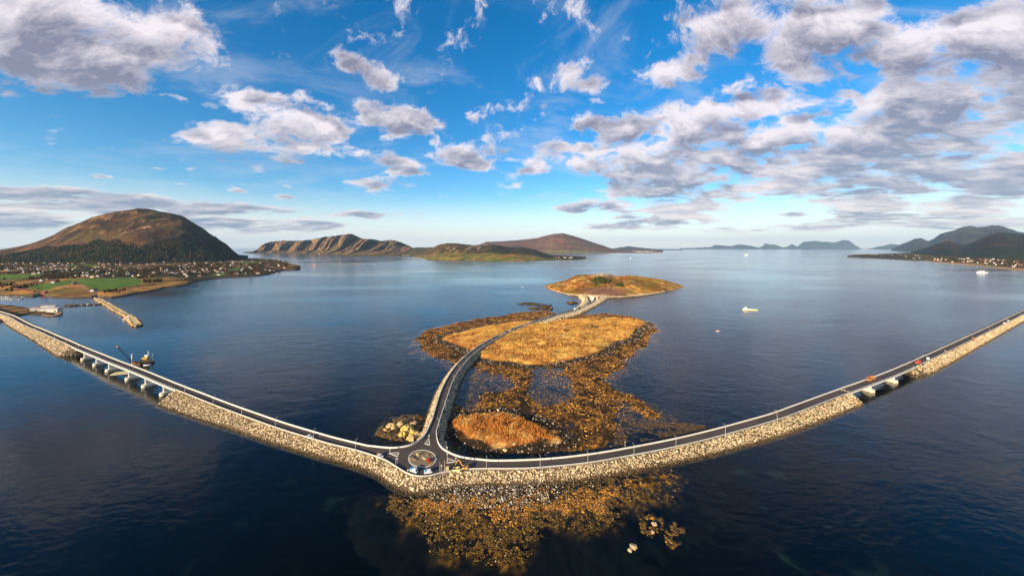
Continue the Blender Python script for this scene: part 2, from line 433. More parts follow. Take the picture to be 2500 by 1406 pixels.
def asphalt():
    m, t, b = new_mat('asphalt'); pos = POS(t)
    n = t.noise(pos, 1.6, 5.0, .7); w = t.noise(t.v('MULTIPLY', pos, (.06, .06, .06)), 1.0, 4.0, .6)
    t.put(b.inputs['Base Color'], t.mix(t.ramp(w, .3, .7), t.mix(n, (.050, .042, .038), (.066, .055, .049)), t.mix(n, (.078, .060, .052), (.098, .076, .066))))
    b.inputs['Roughness'].default_value = .85; b.inputs['Specular IOR Level'].default_value = .25
    return m
M_ASPH = asphalt()
M_WHITE = plain('white_paint', (.80, .80, .78), .5, 0, .04, .6)
M_CONC = plain('pale_concrete', (.60, .55, .46), .8, 0, .12, .5, .1)
M_WALL = plain('white_concrete', (.66, .64, .58), .75, 0, .06, .4)
M_STEEL = plain('galvanised_steel', (.60, .60, .58), .45, .4, .08, 2.0)
M_DARK = plain('dark_steel', (.035, .036, .04), .5, .3, .2, 2.0)
M_TYRE = plain('rubber', (.02, .02, .02), .8, 0, .2, 5.0)
M_GLASS = glassy('vehicle_glass')
M_ROCK = vcol('armour_stone', .85, 1.3, .25, .3, .2)
M_GROUND = vcol('ground', .95, .22, .40, .6, .8, .1)
M_HILL = vcol('hill_ground', .95, .012, .45, .9, 14.0, .1, .05)
M_GRASS = vcol('dry_grass', .95, .5, .15, 0, .1, .05)
M_KELP = vcol('kelp', .45, 1.5, .35, .3, .2, .4)
# ------------------------------------------------------------------ terrain: hills, mountains and shores
def interp(pts, x, k=1):
    a = np.array(pts, float); return np.interp(x, a[:, 0], a[:, k])
def depth_of(y): return H * F / (np.asarray(y, float) - HY)
def hill(name, sil, base, dcrest, dback, label, prof=1.0, step=2.0, rows=46, cliff=0.0, rough=(.03, .0), seed=0, color=None, lat=0.0, freq=1.0, jag=.35, taper=False):
    """sil: crest line (pixel, row); base: foot of the front slope (pixel, row); dcrest: distance of the crest (m)"""
    x0, x1 = sil[0][0], sil[-1][0]
    px = np.arange(x0, x1 + step, step)
    yc = interp(sil, px); yb = interp(base, px)
    yc = yc + jag * 2 * (fbm(px / 7.0, px * 0 + seed, 4, seed + 60) - .5) * np.clip((yb - yc) / 4.0, 0, 1)
    dc = interp(dcrest, px) if isinstance(dcrest, (list, tuple)) else np.full(px.shape, float(dcrest))
    db = depth_of(yb); dc = np.maximum(dc, db * 1.03)
    dbk = np.full(px.shape, float(dback))
    if taper:
        w_ = np.clip(np.minimum(px - x0, x1 - px) / ((x1 - x0) * .16), 0, 1); w_ = np.sqrt(w_)
        dc = db + (dc - db) * w_; dbk = dbk * w_ * .9 + 4
    zc = H + (HY - yc) / F * dc
    zc = np.maximum(zc, .3 if taper else 1.0)
    t = np.concatenate([np.linspace(0, 1, rows), np.linspace(1, 2, rows // 3)[1:]])
    T, X = np.meshgrid(t, px, indexing='ij')
    f = np.clip(T, 0, 1); g = np.clip(T - 1, 0, 1)
    Dp = db + (dc - db) * f + dbk * g
    shape = np.power(np.sin(f * np.pi / 2), prof)
    if cliff: shape = (1 - cliff) * shape + cliff * (.16 * sstep(0, .35, f) + .84 * sstep(.30, .62, f + .10 * (fbm(X * .03, f * 0, 3, seed + 3) - .5)))
    Z = zc * shape * (1 - .75 * sstep(0, 1, g)) 
    xw = (X - CX) / F * Dp
    env = np.sin(np.clip(f, 0, 1) * np.pi) ** .8
    n = fbm(xw / 420 * freq, Dp / 420 * freq, 5, seed) - .5
    rg = ridged(xw / 300 * freq + n, Dp / 900 * freq, 4, seed + 9) - .6
    Z = Z + zc * env * (rough[0] * n * 4 + rough[1] * rg * 2)
    small = fbm(xw / 90 * freq, Dp / 90 * freq, 3, seed + 5) - .5
    Z = Z + zc * .05 * small * np.clip(f * 3, 0, 1)
    if lat:
        Dp = Dp + lat * (ridged(xw / 260, f * 1.2, 4, seed + 21) - .55) * env
        xw = (X - CX) / F * Dp
    Z[0] = -2.0
    V = np.stack([xw, Dp, Z], -1)
    c = color(X, f, xw, Dp, Z) if callable(color) else np.broadcast_to(np.array(color), V.shape)
    o = array_mesh(name, V.reshape(-1, 3), grid_faces(len(t), len(px)), M_HILL, None, c.reshape(-1, 3), True)
    tag(o, label, None, None, 'structure')
    return px, V
def mixc(a, b, t): return np.asarray(a) * (1 - t[..., None]) + np.asarray(b) * t[..., None]

# the big brown mountain behind the village
MT_SIL = [(-520, 640), (-300, 628), (-120, 618), (0, 610), (40, 604), (70, 597), (100, 587), (130, 575), (165, 556), (200, 545), (225, 534), (260, 528), (290, 523), (335, 515), (375, 515), (420, 522), (445, 528), (470, 543), (490, 555), (510, 570), (530, 583), (555, 598), (570, 613), (582, 623), (606, 634)]
MT_BASE = [(-520, 652), (0, 648), (300, 649), (520, 645), (580, 640), (606, 637)]
def mt_color(X, f, xw, D, Z):
    n = fbm(xw / 260, D / 120, 5, 40); n2 = fbm(xw / 60, D / 60, 4, 41)
    c = mixc((.085, .042, .015), (.036, .022, .010), sstep(.35, .65, n))
    c = mixc(c, (.20, .10, .034), sstep(.56, .72, n2) * sstep(.30, .60, f) * .8)
    c = mixc(c, (.070, .055, .018), sstep(.58, .7, fbm(xw / 180, D / 90, 4, 46)))
    scar = sstep(.60, .75, n2) * np.exp(-((X - 330) / 60.) ** 2) * np.exp(-((f - .40) / .10) ** 2)
    c = mixc(c, (.36, .20, .12), scar)
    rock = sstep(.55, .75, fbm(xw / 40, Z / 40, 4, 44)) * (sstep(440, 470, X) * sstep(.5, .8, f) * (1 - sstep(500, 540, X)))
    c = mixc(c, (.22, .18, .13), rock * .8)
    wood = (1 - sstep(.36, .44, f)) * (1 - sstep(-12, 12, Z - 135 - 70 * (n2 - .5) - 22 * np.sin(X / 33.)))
    return mixc(c, (.012, .014, .006), np.maximum(wood, sstep(425, 505, X) * .95))  # low woods; the right flank's shade is put into the colour too
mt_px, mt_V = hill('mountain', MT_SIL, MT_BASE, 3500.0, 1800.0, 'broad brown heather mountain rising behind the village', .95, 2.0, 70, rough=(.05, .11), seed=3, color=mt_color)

# plateau with sea cliffs
PL_SIL = [(594, 617), (606, 615.6), (619, 613.7), (629, 609), (637, 600), (647, 595), (662, 591), (683, 588), (714, 588.6), (739, 588.6), (765, 585.6), (790, 581), (806, 580.5), (818.6, 578.4), (831, 576), (859.5, 575.3), (872, 580.5), (888, 585), (911, 588), (929, 590.7), (954, 588.6), (972, 591), (990, 597.6), (1003, 602.7), (1012, 607), (1030, 612)]
PL_BASE = [(594, 618), (640, 618.6), (739, 619.6), (816, 622.4), (918, 625), (982, 627), (1030, 629)]
def pl_color(X, f, xw, D, Z):
    n = fbm(xw / 300, D / 200, 5, 50); s = fbm(xw / 45, Z / 160, 4, 51)
    c = mixc((.20, .115, .055), (.055, .036, .018), sstep(.38, .62, s))
    c = mixc(c, (.085, .075, .028), sstep(.55, .7, n) * .8)
    top = sstep(.62, .80, f + .06 * (n - .5))
    c = mixc(c, (.17, .070, .035), top)
    c = mixc(c, (.10, .085, .022), 1 - sstep(.05, .13, f))
    return c
pl_px, pl_V = hill('cliff_plateau', PL_SIL, PL_BASE, 8200.0, 1500.0, 'rust brown plateau with furrowed sea cliffs', 1.0, 1.5, 64, cliff=.85, rough=(.02, .03), seed=12, color=pl_color, lat=900.0, jag=.7)
# low wooded saddle between the plateau and the near headland
hill('wooded_saddle', [(990, 612), (1005, 606), (1018, 604), (1040, 604.5), (1059, 603.5), (1085, 602), (1120, 605)], [(990, 626), (1120, 628)], 7300., 900., 'low wooded ridge between plateau and headland', .8, 2.0, 24, rough=(.05, .03), seed=18,
     color=lambda X, f, xw, D, Z: mixc((.050, .060, .020), (.12, .085, .035), sstep(.45, .65, fbm(xw / 150, D / 100, 4, 55))))
# brown cone mountain and its long foot
def cone_color(X, f, xw, D, Z):
    n = fbm(xw / 700, D / 300, 5, 60)
    c = mixc((.17, .080, .046), (.085, .046, .032), sstep(.4, .62, n))
    c = mixc(c, (.10, .10, .045), sstep(.60, .75, fbm(xw / 300, D / 200, 4, 62)) * (1 - sstep(.3, .6, f)))
    return mixc(c, (.16, .13, .06), 1 - sstep(.03, .10, f))
hill('cone_mountain', [(1140, 600), (1169, 597.6), (1187, 591), (1223, 590), (1264, 586.6), (1310, 583), (1330, 577), (1351, 572), (1374, 570), (1392, 574.6), (1412, 581), (1433, 587.4), (1458, 595), (1479, 601.4), (1492, 607), (1510, 610.5), (1560, 612.5), (1600, 613.5), (1618, 615)], [(1140, 617), (1330, 616.5), (1480, 617.6), (1581, 618), (1618, 616.6)], 12500., 4000., 'bare brown cone shaped mountain across the fjord', 1.0, 1.5, 46, rough=(.03, .04), seed=23, color=cone_color, freq=.5)
# headland in front of it, woods on top and farms along the shore
def head_color(X, f, xw, D, Z):
    n = fbm(xw / 120, D / 80, 5, 70); n2 = fbm(xw / 50, D / 40, 4, 71)
    c = mixc((.135, .070, .028), (.050, .042, .016), sstep(.4, .6, n2))
    c = mixc(c, (.26, .19, .12), sstep(.6, .72, fbm(xw / 40, Z / 30, 3, 72)) * (1 - sstep(1180, 1230, X)))
    c = mixc(c, (.026, .030, .011), np.maximum(sstep(.5, .62, n) * .8, sstep(1170, 1200, X) * .85))
    farm = 1 - sstep(.16, .22, f + .05 * (n - .5))
    fc = mixc((.085, .105, .022), (.20, .12, .04), sstep(.45, .6, fbm(xw / 90, D / 50, 3, 73)))
    return mixc(c, fc, farm)
HEAD_BASE = [(1010, 628), (1040, 631), (1100, 633.4), (1177, 635), (1254, 637), (1330, 637), (1402, 635.4), (1430, 632.6)]
hill('wooded_headland', [(1010, 624), (1035, 619), (1050, 610), (1067, 599), (1080, 596), (1095, 594), (1113, 594.5), (1149, 598), (1165, 600), (1185, 599), (1202, 597), (1223, 600), (1243, 603.5), (1279, 605), (1305, 609), (1325, 617), (1343, 622), (1369, 626), (1400, 629), (1425, 631.5), (1430, 632)], HEAD_BASE, [(1010, 4600), (1060, 5000), (1300, 4700), (1380, 4100), (1430, 3800)], 900., 'wooded headland with farms along its shore', .75, 1.5, 46, rough=(.05, .04), seed=29, color=head_color)
# far blue ranges
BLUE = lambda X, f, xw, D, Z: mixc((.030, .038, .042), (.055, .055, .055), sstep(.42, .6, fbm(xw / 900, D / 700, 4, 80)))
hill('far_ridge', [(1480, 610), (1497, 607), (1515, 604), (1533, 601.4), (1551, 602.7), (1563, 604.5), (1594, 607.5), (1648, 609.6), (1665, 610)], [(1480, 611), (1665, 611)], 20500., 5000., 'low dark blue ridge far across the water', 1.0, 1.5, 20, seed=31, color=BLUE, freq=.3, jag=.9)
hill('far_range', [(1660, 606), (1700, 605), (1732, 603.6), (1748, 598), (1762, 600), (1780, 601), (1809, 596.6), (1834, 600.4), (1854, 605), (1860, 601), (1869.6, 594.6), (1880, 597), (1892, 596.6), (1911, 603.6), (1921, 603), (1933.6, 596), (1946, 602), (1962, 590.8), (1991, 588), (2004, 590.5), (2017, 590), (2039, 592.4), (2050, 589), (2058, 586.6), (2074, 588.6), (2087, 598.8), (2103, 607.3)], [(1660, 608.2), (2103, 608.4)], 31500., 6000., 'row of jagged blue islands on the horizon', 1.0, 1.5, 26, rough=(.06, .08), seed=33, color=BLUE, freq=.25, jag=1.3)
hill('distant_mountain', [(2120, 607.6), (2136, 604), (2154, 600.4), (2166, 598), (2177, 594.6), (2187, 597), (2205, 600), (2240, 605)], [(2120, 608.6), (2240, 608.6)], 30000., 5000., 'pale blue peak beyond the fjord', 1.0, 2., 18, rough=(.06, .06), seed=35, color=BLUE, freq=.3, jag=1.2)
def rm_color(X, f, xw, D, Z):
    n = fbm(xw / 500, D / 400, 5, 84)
    c = mixc((.028, .026, .028), (.060, .052, .048), sstep(.4, .6, n))  # cloud shade over the mountain is part of these dark tones
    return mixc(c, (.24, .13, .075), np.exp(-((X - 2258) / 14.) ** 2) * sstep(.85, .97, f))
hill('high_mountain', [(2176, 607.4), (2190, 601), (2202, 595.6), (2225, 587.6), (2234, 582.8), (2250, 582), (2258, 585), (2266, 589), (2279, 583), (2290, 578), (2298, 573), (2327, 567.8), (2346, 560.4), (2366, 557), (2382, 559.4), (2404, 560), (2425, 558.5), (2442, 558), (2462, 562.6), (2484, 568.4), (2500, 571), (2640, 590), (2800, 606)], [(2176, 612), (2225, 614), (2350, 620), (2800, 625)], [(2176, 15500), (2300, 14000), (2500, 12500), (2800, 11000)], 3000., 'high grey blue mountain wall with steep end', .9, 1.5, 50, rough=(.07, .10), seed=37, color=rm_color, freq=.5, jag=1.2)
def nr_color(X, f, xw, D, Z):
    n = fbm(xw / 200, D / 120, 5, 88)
    c = mixc((.020, .016, .010), (.040, .024, .015), sstep(.42, .6, n))  # forest and heath, with cloud shade put into the dark colours
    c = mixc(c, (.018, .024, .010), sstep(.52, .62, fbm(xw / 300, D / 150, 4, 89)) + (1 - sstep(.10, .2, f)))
    lit = np.exp(-((X - 2315 + (f - .8) * 60) / 16.) ** 2) * sstep(.68, .76, f + .06 * (n - .5))  # sunlit patch near the crest, painted into the colour
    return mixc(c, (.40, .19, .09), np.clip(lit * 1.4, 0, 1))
hill('dark_hillside', [(2225, 616), (2240, 611), (2257, 606), (2275, 601), (2290, 595), (2306, 589), (2322, 588), (2345, 598), (2362, 596), (2378, 590.8), (2395, 584), (2410, 578), (2430, 571.6), (2452, 571), (2500, 574), (2640, 580), (2800, 596)], [(2225, 620), (2290, 629), (2400, 636), (2500, 638), (2800, 640)], [(2225, 6200), (2400, 5600), (2800, 5000)], 1500., 'forested hillside above the shore village, darkened with painted cloud shade', .85, 1.5, 50, rough=(.05, .05), seed=39, color=nr_color, jag=.8)

# shores: ground from the water line back to the foot of the hill
def shore(name, front, back, label, zmax, color, step=2.0, rows=90, seed=0, zpow=.6):
    px = np.arange(front[0][0], front[-1][0] + .1, step)
    yf = interp(front, px); yb = np.minimum(interp(back, px), yf - .3)
    t = np.linspace(0, 1, rows) ** .9
    T, X = np.meshgrid(t, px, indexing='ij')
    Y = yf + (yb - yf) * T
    D = depth_of(Y); xw = (X - CX) / F * D
    w = sstep(0, .035, T)
    Z = -1.5 + w * 3.2 + zmax * T ** zpow * w + w * (fbm(xw / 60, D / 60, 4, seed) - .5) * 5.0 * sstep(0, .25, T)
    c = color(X, Y, T, xw, D)
    o = array_mesh(name, np.stack([xw, D, Z], -1).reshape(-1, 3), grid_faces(rows, len(px)), M_GROUND, None, c.reshape(-1, 3), True)
    tag(o, label, None, None, 'structure')
    return (px, yf, yb, t, Z)
def shore_z(S, x, y):
    px, yf, yb, t, Z = S
    i = np.clip(np.searchsorted(px, x), 0, len(px) - 1)
    T = np.clip((y - yf[i]) / (yb[i] - yf[i]), 0, 1)
    return float(np.interp(T, t, Z[:, i]))
LS_FRONT = [(-420, 716), (-200, 719), (0, 723), (24, 726), (80, 728), (104, 723), (128, 729), (176, 731), (224, 730), (237, 727), (255, 730), (272, 731), (304, 726), (336, 719), (368, 714), (387, 710), (400, 706), (429, 703), (458, 698), (470, 692), (481, 688.5), (500, 686), (519, 683), (551, 680), (587, 678.5), (625, 675.6), (651, 672), (674, 665.5), (692, 660.8), (722, 660.2), (734, 657)]
LS_BACK = [(-420, 646), (0, 645), (300, 646), (520, 643), (580, 638), (604, 635.5), (640, 637), (674, 640), (700, 646), (714, 652), (734, 656)]
FIELDS = [[(183, 692), (200, 689), (330, 686), (346, 690), (347, 697), (330, 704), (285, 711), (238, 717), (222, 712), (205, 703), (190, 696)],
          [(59, 709), (112, 699), (176, 690), (186, 692), (193, 700), (146, 706), (118, 714), (91, 714)],
          [(-60, 690), (-40, 680), (60, 677), (106, 676), (100, 682), (62, 688), (20, 690)],
          [(505, 676), (540, 671), (556, 673), (540, 677)], [(205, 652), (240, 652), (236, 657), (200, 657)], [(590, 646), (640, 644), (640, 647), (592, 649)], [(165, 655), (196, 655), (190, 659), (160, 659)], [(560, 662), (590, 661), (580, 665), (556, 665)]]
def ls_color(X, Y, T, xw, D):
    n = fbm(xw / 70, D / 90, 5, 90); n2 = fbm(xw / 22, D / 30, 4, 91)
    c = mixc((.46, .23, .055), (.15, .072, .022), sstep(.38, .62, n2))
    c = mixc(c, (.11, .095, .022), sstep(.50, .64, n) * .8)
    wood = sstep(.36, .48, fbm(xw / 110, D / 150, 4, 93)) * (1 - sstep(686, 694, Y)) * sstep(250, 420, D - 600)
    c = mixc(c, (.026, .022, .010), wood * .92)
    red = sstep(.5, .62, n2) * np.exp(-((X - 196) / 26.) ** 2) * np.exp(-((Y - 709) / 7.) ** 2)
    c = mixc(c, (.45, .145, .05), red)
    for q in FIELDS:
        s = poly_sd(X, Y * 2.2, [(a, b * 2.2) for a, b in q])
        c = mixc(c, mixc((.060, .125, .012), (.115, .185, .022), sstep(.3, .7, n2)), sstep(-.8, .8, s + (n2 - .5) * 2))
    c = mixc(c, (.30, .26, .20), np.exp(-((Y - (696 + (X - 180) * .55)) / 1.0) ** 2) * sstep(172, 178, X) * (1 - sstep(232, 238, X)))   # farm track down to the jetty
    beach = 1 - sstep(.02, .055, T + (n2 - .5) * .03)
    return mixc(c, (.075, .055, .038), beach)
LS = shore('shore_plain', LS_FRONT, LS_BACK, 'village plain of dry grass and green fields below the mountain', 16., ls_color, 1.6, 110, 95)
RS_FRONT = [(2069, 627.2), (2097, 629.2), (2140, 632), (2180, 634), (2230, 637), (2262, 637.6), (2280, 640.4), (2327, 644.6), (2388, 648.4), (2436, 655), (2500, 660.6), (2650, 672), (2800, 682)]
RS_BACK = [(2069, 626.6), (2100, 625), (2148, 623), (2200, 620.5), (2244, 618), (2300, 628), (2400, 634), (2500, 636), (2800, 638)]
def rs_color(X, Y, T, xw, D):
    n = fbm(xw / 140, D / 160, 5, 97); n2 = fbm(xw / 50, D / 60, 4, 98)
    c = mixc((.17, .085, .035), (.055, .040, .018), sstep(.36, .58, n2))
    c = mixc(c, (.085, .125, .025), sstep(.56, .64, n))
    c = mixc(c, (.030, .030, .014), (1 - sstep(2200, 2290, X)) * .7)
    return mixc(c, mixc((.42, .24, .09), (.10, .07, .04), (1 - sstep(2240, 2300, X))), 1 - sstep(.05, .14, T + (n2 - .5) * .06))
RS = shore('far_shore_plain', RS_FRONT, RS_BACK, 'low shore with scattered houses below the dark hillside', 14., rs_color, 1.6, 70, 99)

# the round island the road dives into
BI_SIL = [(1329, 699.5), (1345, 694), (1372, 688), (1380, 685.5), (1390, 681), (1405, 673), (1420, 670), (1437, 671.5), (1450, 669.4), (1465, 669), (1473, 666.8), (1484, 669), (1496, 673), (1507, 674), (1520, 674.5), (1530, 673), (1545, 673), (1565, 676), (1590, 679), (1620, 684), (1640, 690), (1655, 696), (1669, 700.5)]
BI_BASE = [(1329, 700.5), (1340, 705.5), (1355, 711), (1370, 716.5), (1390, 722), (1420, 726.5), (1450, 728), (1490, 729), (1520, 728.5), (1560, 724.6), (1600, 718.5), (1640, 709.5), (1669, 701)]
def bi_color(X, f, xw, D, Z):
    n = fbm(xw / 30, D / 40, 5, 100); n2 = fbm(xw / 9, D / 12, 4, 101)
    c = mixc((.36, .145, .022), (.46, .245, .045), sstep(.40, .62, n + (X - 1500) / 900.))
    c = mixc(c, (.16, .070, .018), sstep(.52, .66, n2) * (1 - sstep(1500, 1600, X) * .6))
    c = mixc(c, (.18, .17, .025), sstep(.58, .7, fbm(xw / 18, D / 25, 4, 103)) * .7)
    c = mixc(c, (.50, .40, .22), sstep(.66, .76, fbm(xw / 12, D / 10, 4, 104)) * sstep(.15, .3, f))
    crag = sstep(.48, .60, fbm(xw / 8, Z / 5, 4, 105)) * np.exp(-((X - 1473) / 26.) ** 2) * sstep(.55, .8, f)
    c = mixc(c, (.40, .33, .20), crag)
    cut = np.exp(-((X - 1475) / 62.) ** 6) * (1 - sstep(.24, .30, f + .05 * (n - .5)))
    c = mixc(c, (.20, .105, .065), cut)
    beach = 1 - sstep(.045, .085, f + (n2 - .5) * .04)
    c = mixc(c, (.60, .44, .25), beach)
    return mixc(c, (.055, .040, .028), 1 - sstep(.012, .028, f))
bi_px, bi_V = hill('round_island', BI_SIL, BI_BASE, 1090., 160., 'golden heather island with a rocky top where the road ends', .85, 1.0, 90, rough=(.05, .03), seed=44, color=bi_color, freq=9.0, taper=True, jag=.6)
# ------------------------------------------------------------------ roads, causeways, bridges
RZ = 4.5
A_PX = [(-70, 742, 5.0), (-30, 757, 5.0), (4, 768, 5.2), (20, 773.5, 5.4), (34, 781, 5.6), (48, 789, 5.9), (66, 798, 6.2), (88, 807, 6.6), (110, 817, 7.0), (134, 828, 7.6), (160, 839.5, 8.1), (176, 847.5, 8.4),
        (200, 858, 8.7), (230, 870.5, 8.9), (262, 884, 9.0), (310, 903, 9.0), (350, 919.5, 8.9), (397, 940, 8.6), (424, 951, 8.3), (451, 961, 7.8), (520, 989, 6.6), (592, 1016, 5.6), (675.5, 1046, 5.0), (768, 1074.5, 4.6), (808, 1086, RZ), (869, 1101, RZ),
        (933, 1122, RZ), (966, 1141, RZ), (985, 1153, RZ), (1005, 1161.5, RZ), (1022, 1164.8, RZ), (1040, 1164.5, RZ), (1057, 1161.5, RZ), (1078, 1156.5, RZ), (1108, 1151, RZ), (1134, 1148, RZ), (1185, 1146, RZ), (1250, 1146, RZ), (1315, 1143.5, RZ), (1432, 1132, RZ), (1547, 1112.5, RZ),
        (1651, 1092, 4.6), (1760, 1065.5, 4.9), (1900, 1025.5, 5.4), (1960, 1003.5, 5.7), (2020, 980.5, 6.0), (2073, 960.5, 6.2), (2130, 939.5, 6.3), (2188, 917, 6.3), (2243, 892.5, 6.2), (2313, 859.5, 5.9), (2380, 827, 5.5), (2440, 797.5, 5.1), (2500, 767.5, 5.0), (2545, 745, 5.0), (2580, 728, 5.0)]
A = curve([P(*q) for q in A_PX], 2.0)
A_col = CX + F * A[:, 0] / A[:, 1]                      # photo column along the near edge
A_n = left_normals(A)                                   # to the left of travel, away from the camera
WL, WR = 6.3, 7.2                                       # road width towards the long and towards the short bridge
WIDS = WL + (WR - WL) * sstep(900, 1250, A_col)
def a_index(px): return int(np.argmin(np.abs(A_col - px)))
def off(c, n, d, dz=0.0):
    o = c.copy(); o[:, :2] += n * (d if np.isscalar(d) else np.asarray(d)[:, None]); o[:, 2] += dz; return o
iL0, iLB0, iLB1, iLR = 0, a_index(176), a_index(430), a_index(862)
iRR, iRB0, iRB1, iR1 = a_index(1190), a_index(2076), a_index(2238), len(A) - 1
FARL = off(A, A_n, WIDS)
# middle road, centre line
C_PX = [(1070.5, 1012, RZ), (1077, 987, RZ), (1085, 960, RZ), (1095, 936, RZ), (1107, 913, RZ), (1120, 895, RZ), (1138, 875, RZ), (1159, 857, RZ), (1179, 843.5, RZ), (1200, 831, RZ), (1223, 818.5, RZ), (1243, 809, RZ), (1266, 799.5, RZ), (1289, 791, RZ), (1316, 782.5, RZ), (1335, 776.5, RZ), (1358, 769, 4.2), (1385, 761, 3.4), (1407, 754, 2.6), (1426, 747, 2.0), (1443, 739.5, 1.6), (1456, 732.5, 1.4)]
C = curve([P(*q) for q in C_PX], 2.0)
C_n = left_normals(C)
CW = 6.8
CL, CR = off(C, C_n, CW / 2), off(C, C_n, -CW / 2)
# corners of the junction
filB = [P(a, b, RZ) for a, b in ((905, 1089), (935.5, 1092.5), (963, 1093.5), (991, 1090), (1009, 1084.5), (1024, 1075.5), (1037, 1062), (1046, 1044), (1055, 1024))]
filC = [P(a, b, RZ) for a, b in ((1070, 1041), (1066.7, 1060), (1068.5, 1075), (1074, 1087.5), (1085, 1098.6), (1111, 1111.6), (1139, 1118.5), (1165, 1121.5))]
iLf = a_index(880); iRf = a_index(1215)
B_pts = [Vector(q) for q in FARL[iLB1:iLf:12]] + filB + [Vector(q) for q in CL[4::14]] + [Vector(CL[-1])]
B = curve(B_pts, 2.0)
Cc_pts = [Vector(CR[-1])] + [Vector(q) for q in CR[-12:10:-14]] + filC + [Vector(q) for q in FARL[iRf:iRB0:14]] + [Vector(FARL[iRB0])]
CC = curve(Cc_pts, 2.0)

def strip(name, L, R, mat, parent=None, label=None, dz=0.0, kind='structure'):
    n = len(L); V = np.vstack([L, R]).copy(); V[:, 2] += dz
    f = np.array([(i, i + 1, n + i + 1, n + i) for i in range(n - 1)])
    o = array_mesh(name, V, f[:, ::-1], mat, parent)
    if kind: tag(o, label, None, None, kind)
    return o
strip('road', FARL[iL0:iLB0 + 1], A[iL0:iLB0 + 1], M_ASPH, None, 'asphalt road leaving the long bridge towards the harbour')
strip('road', FARL[iLB1:iLR + 1], A[iLB1:iLR + 1], M_ASPH, None, 'asphalt causeway road between long bridge and roundabout')
strip('road', FARL[iRR:iRB0 + 1], A[iRR:iRB0 + 1], M_ASPH, None, 'asphalt causeway road between roundabout and short bridge')
strip('road', FARL[iRB1:], A[iRB1:], M_ASPH, None, 'asphalt causeway road beyond the short bridge')
strip('road', CL, CR, M_ASPH, None, 'asphalt road curving over the islet to the round island')
# roundabout: one sheet between the three road mouths
def between(cv, p0, p1):
    i0 = int(np.argmin(np.hypot(cv[:, 0] - p0[0], cv[:, 1] - p0[1]))); i1 = int(np.argmin(np.hypot(cv[:, 0] - p1[0], cv[:, 1] - p1[1])))
    return cv[min(i0, i1):max(i0, i1) + 1]
ring = list(A[iLR:iRR + 1]) + list(between(CC, CR[0], FARL[iRR])[::-1]) + list(between(B, FARL[iLR], CL[0])[::-1])
from mathutils.geometry import tessellate_polygon
keep_ = [ring[0]]
for q in ring[1:]:
    if math.hypot(q[0] - keep_[-1][0], q[1] - keep_[-1][1]) > .6: keep_.append(q)
ring = [(q[0], q[1], q[2] + .004) for q in keep_]
tris = tessellate_polygon([[Vector((x, y, 0)) for x, y, z in ring]])
me = bpy.data.meshes.new('roundabout_road'); me.from_pydata(ring, [], [tuple(t_) for t_ in tris]); me.materials.append(M_ASPH)
bm = bmesh.new(); bm.from_mesh(me)
for f_ in bm.faces:
    f_.normal_update()
    if f_.normal.z < 0: f_.normal_flip()
bm.to_mesh(me); bm.free()
tag(link(bpy.data.objects.new('roundabout_road', me)), 'asphalt sheet of the roundabout', None, None, 'structure')

# white edge lines
def edge_line(c, n, d, label):
    strip('edge_line', off(c, n, d + .16), off(c, n, d), M_WHITE, None, label, .012)
edge_line(A[iLB1:iLR], A_n[iLB1:iLR], .75, 'white painted edge line on the causeway')
edge_line(A[iRR:iRB0], A_n[iRR:iRB0], .75, 'white painted edge line on the causeway')

# walls along the roads
def wall(name, c, n_in, label, parent=None, h=.85, th=.34, mat=None, group='white walls along the causeways', base=.15):
    """a low wall along a curve, with a coping; n_in points towards the road"""
    k = len(c)
    prof = [(0, -base), (th + .10, -base), (th, .35), (th - .06, h - .12), (th + .04, h - .12), (th + .04, h), (-.06, h), (-.06, h - .12), (.0, h - .12)]
    V = np.vstack([np.column_stack([c[:, :2] + n_in * a, c[:, 2] + b]) for a, b in prof])
    m = len(prof)
    f = [(j * k + i, j * k + i + 1, ((j + 1) % m) * k + i + 1, ((j + 1) % m) * k + i) for j in range(m) for i in range(k - 1)]
    o = array_mesh(name, V, np.array(f), mat or M_WALL, parent)
    if parent is None: tag(o, label, 'wall', group)
    return o
B_n, CC_n = left_normals(B), left_normals(CC)
wall('roadside_wall', A[iL0:iLB0 + 1], A_n[iL0:iLB0 + 1], 'low white roadside wall on the water side past the long bridge')
wall('roadside_wall', A[iLB1:iRB0 + 1], A_n[iLB1:iRB0 + 1], 'long white roadside wall curving outside the roundabout above the stone bank')
wall('roadside_wall', A[iRB1:], A_n[iRB1:], 'low white wall above the bank beyond the short bridge')
wall('roadside_wall', FARL[iL0:iLB0 + 1], -A_n[iL0:iLB0 + 1], 'low white wall on the harbour side past the long bridge')
wall('roadside_wall', B, -B_n, 'cream wall from the long bridge round the corner and along the middle road')
wall('roadside_wall', CC, -CC_n, 'cream wall from the middle road round the corner to the short bridge')
wall('roadside_wall', FARL[iRB1:], -A_n[iRB1:], 'low cream wall on the far side beyond the short bridge')

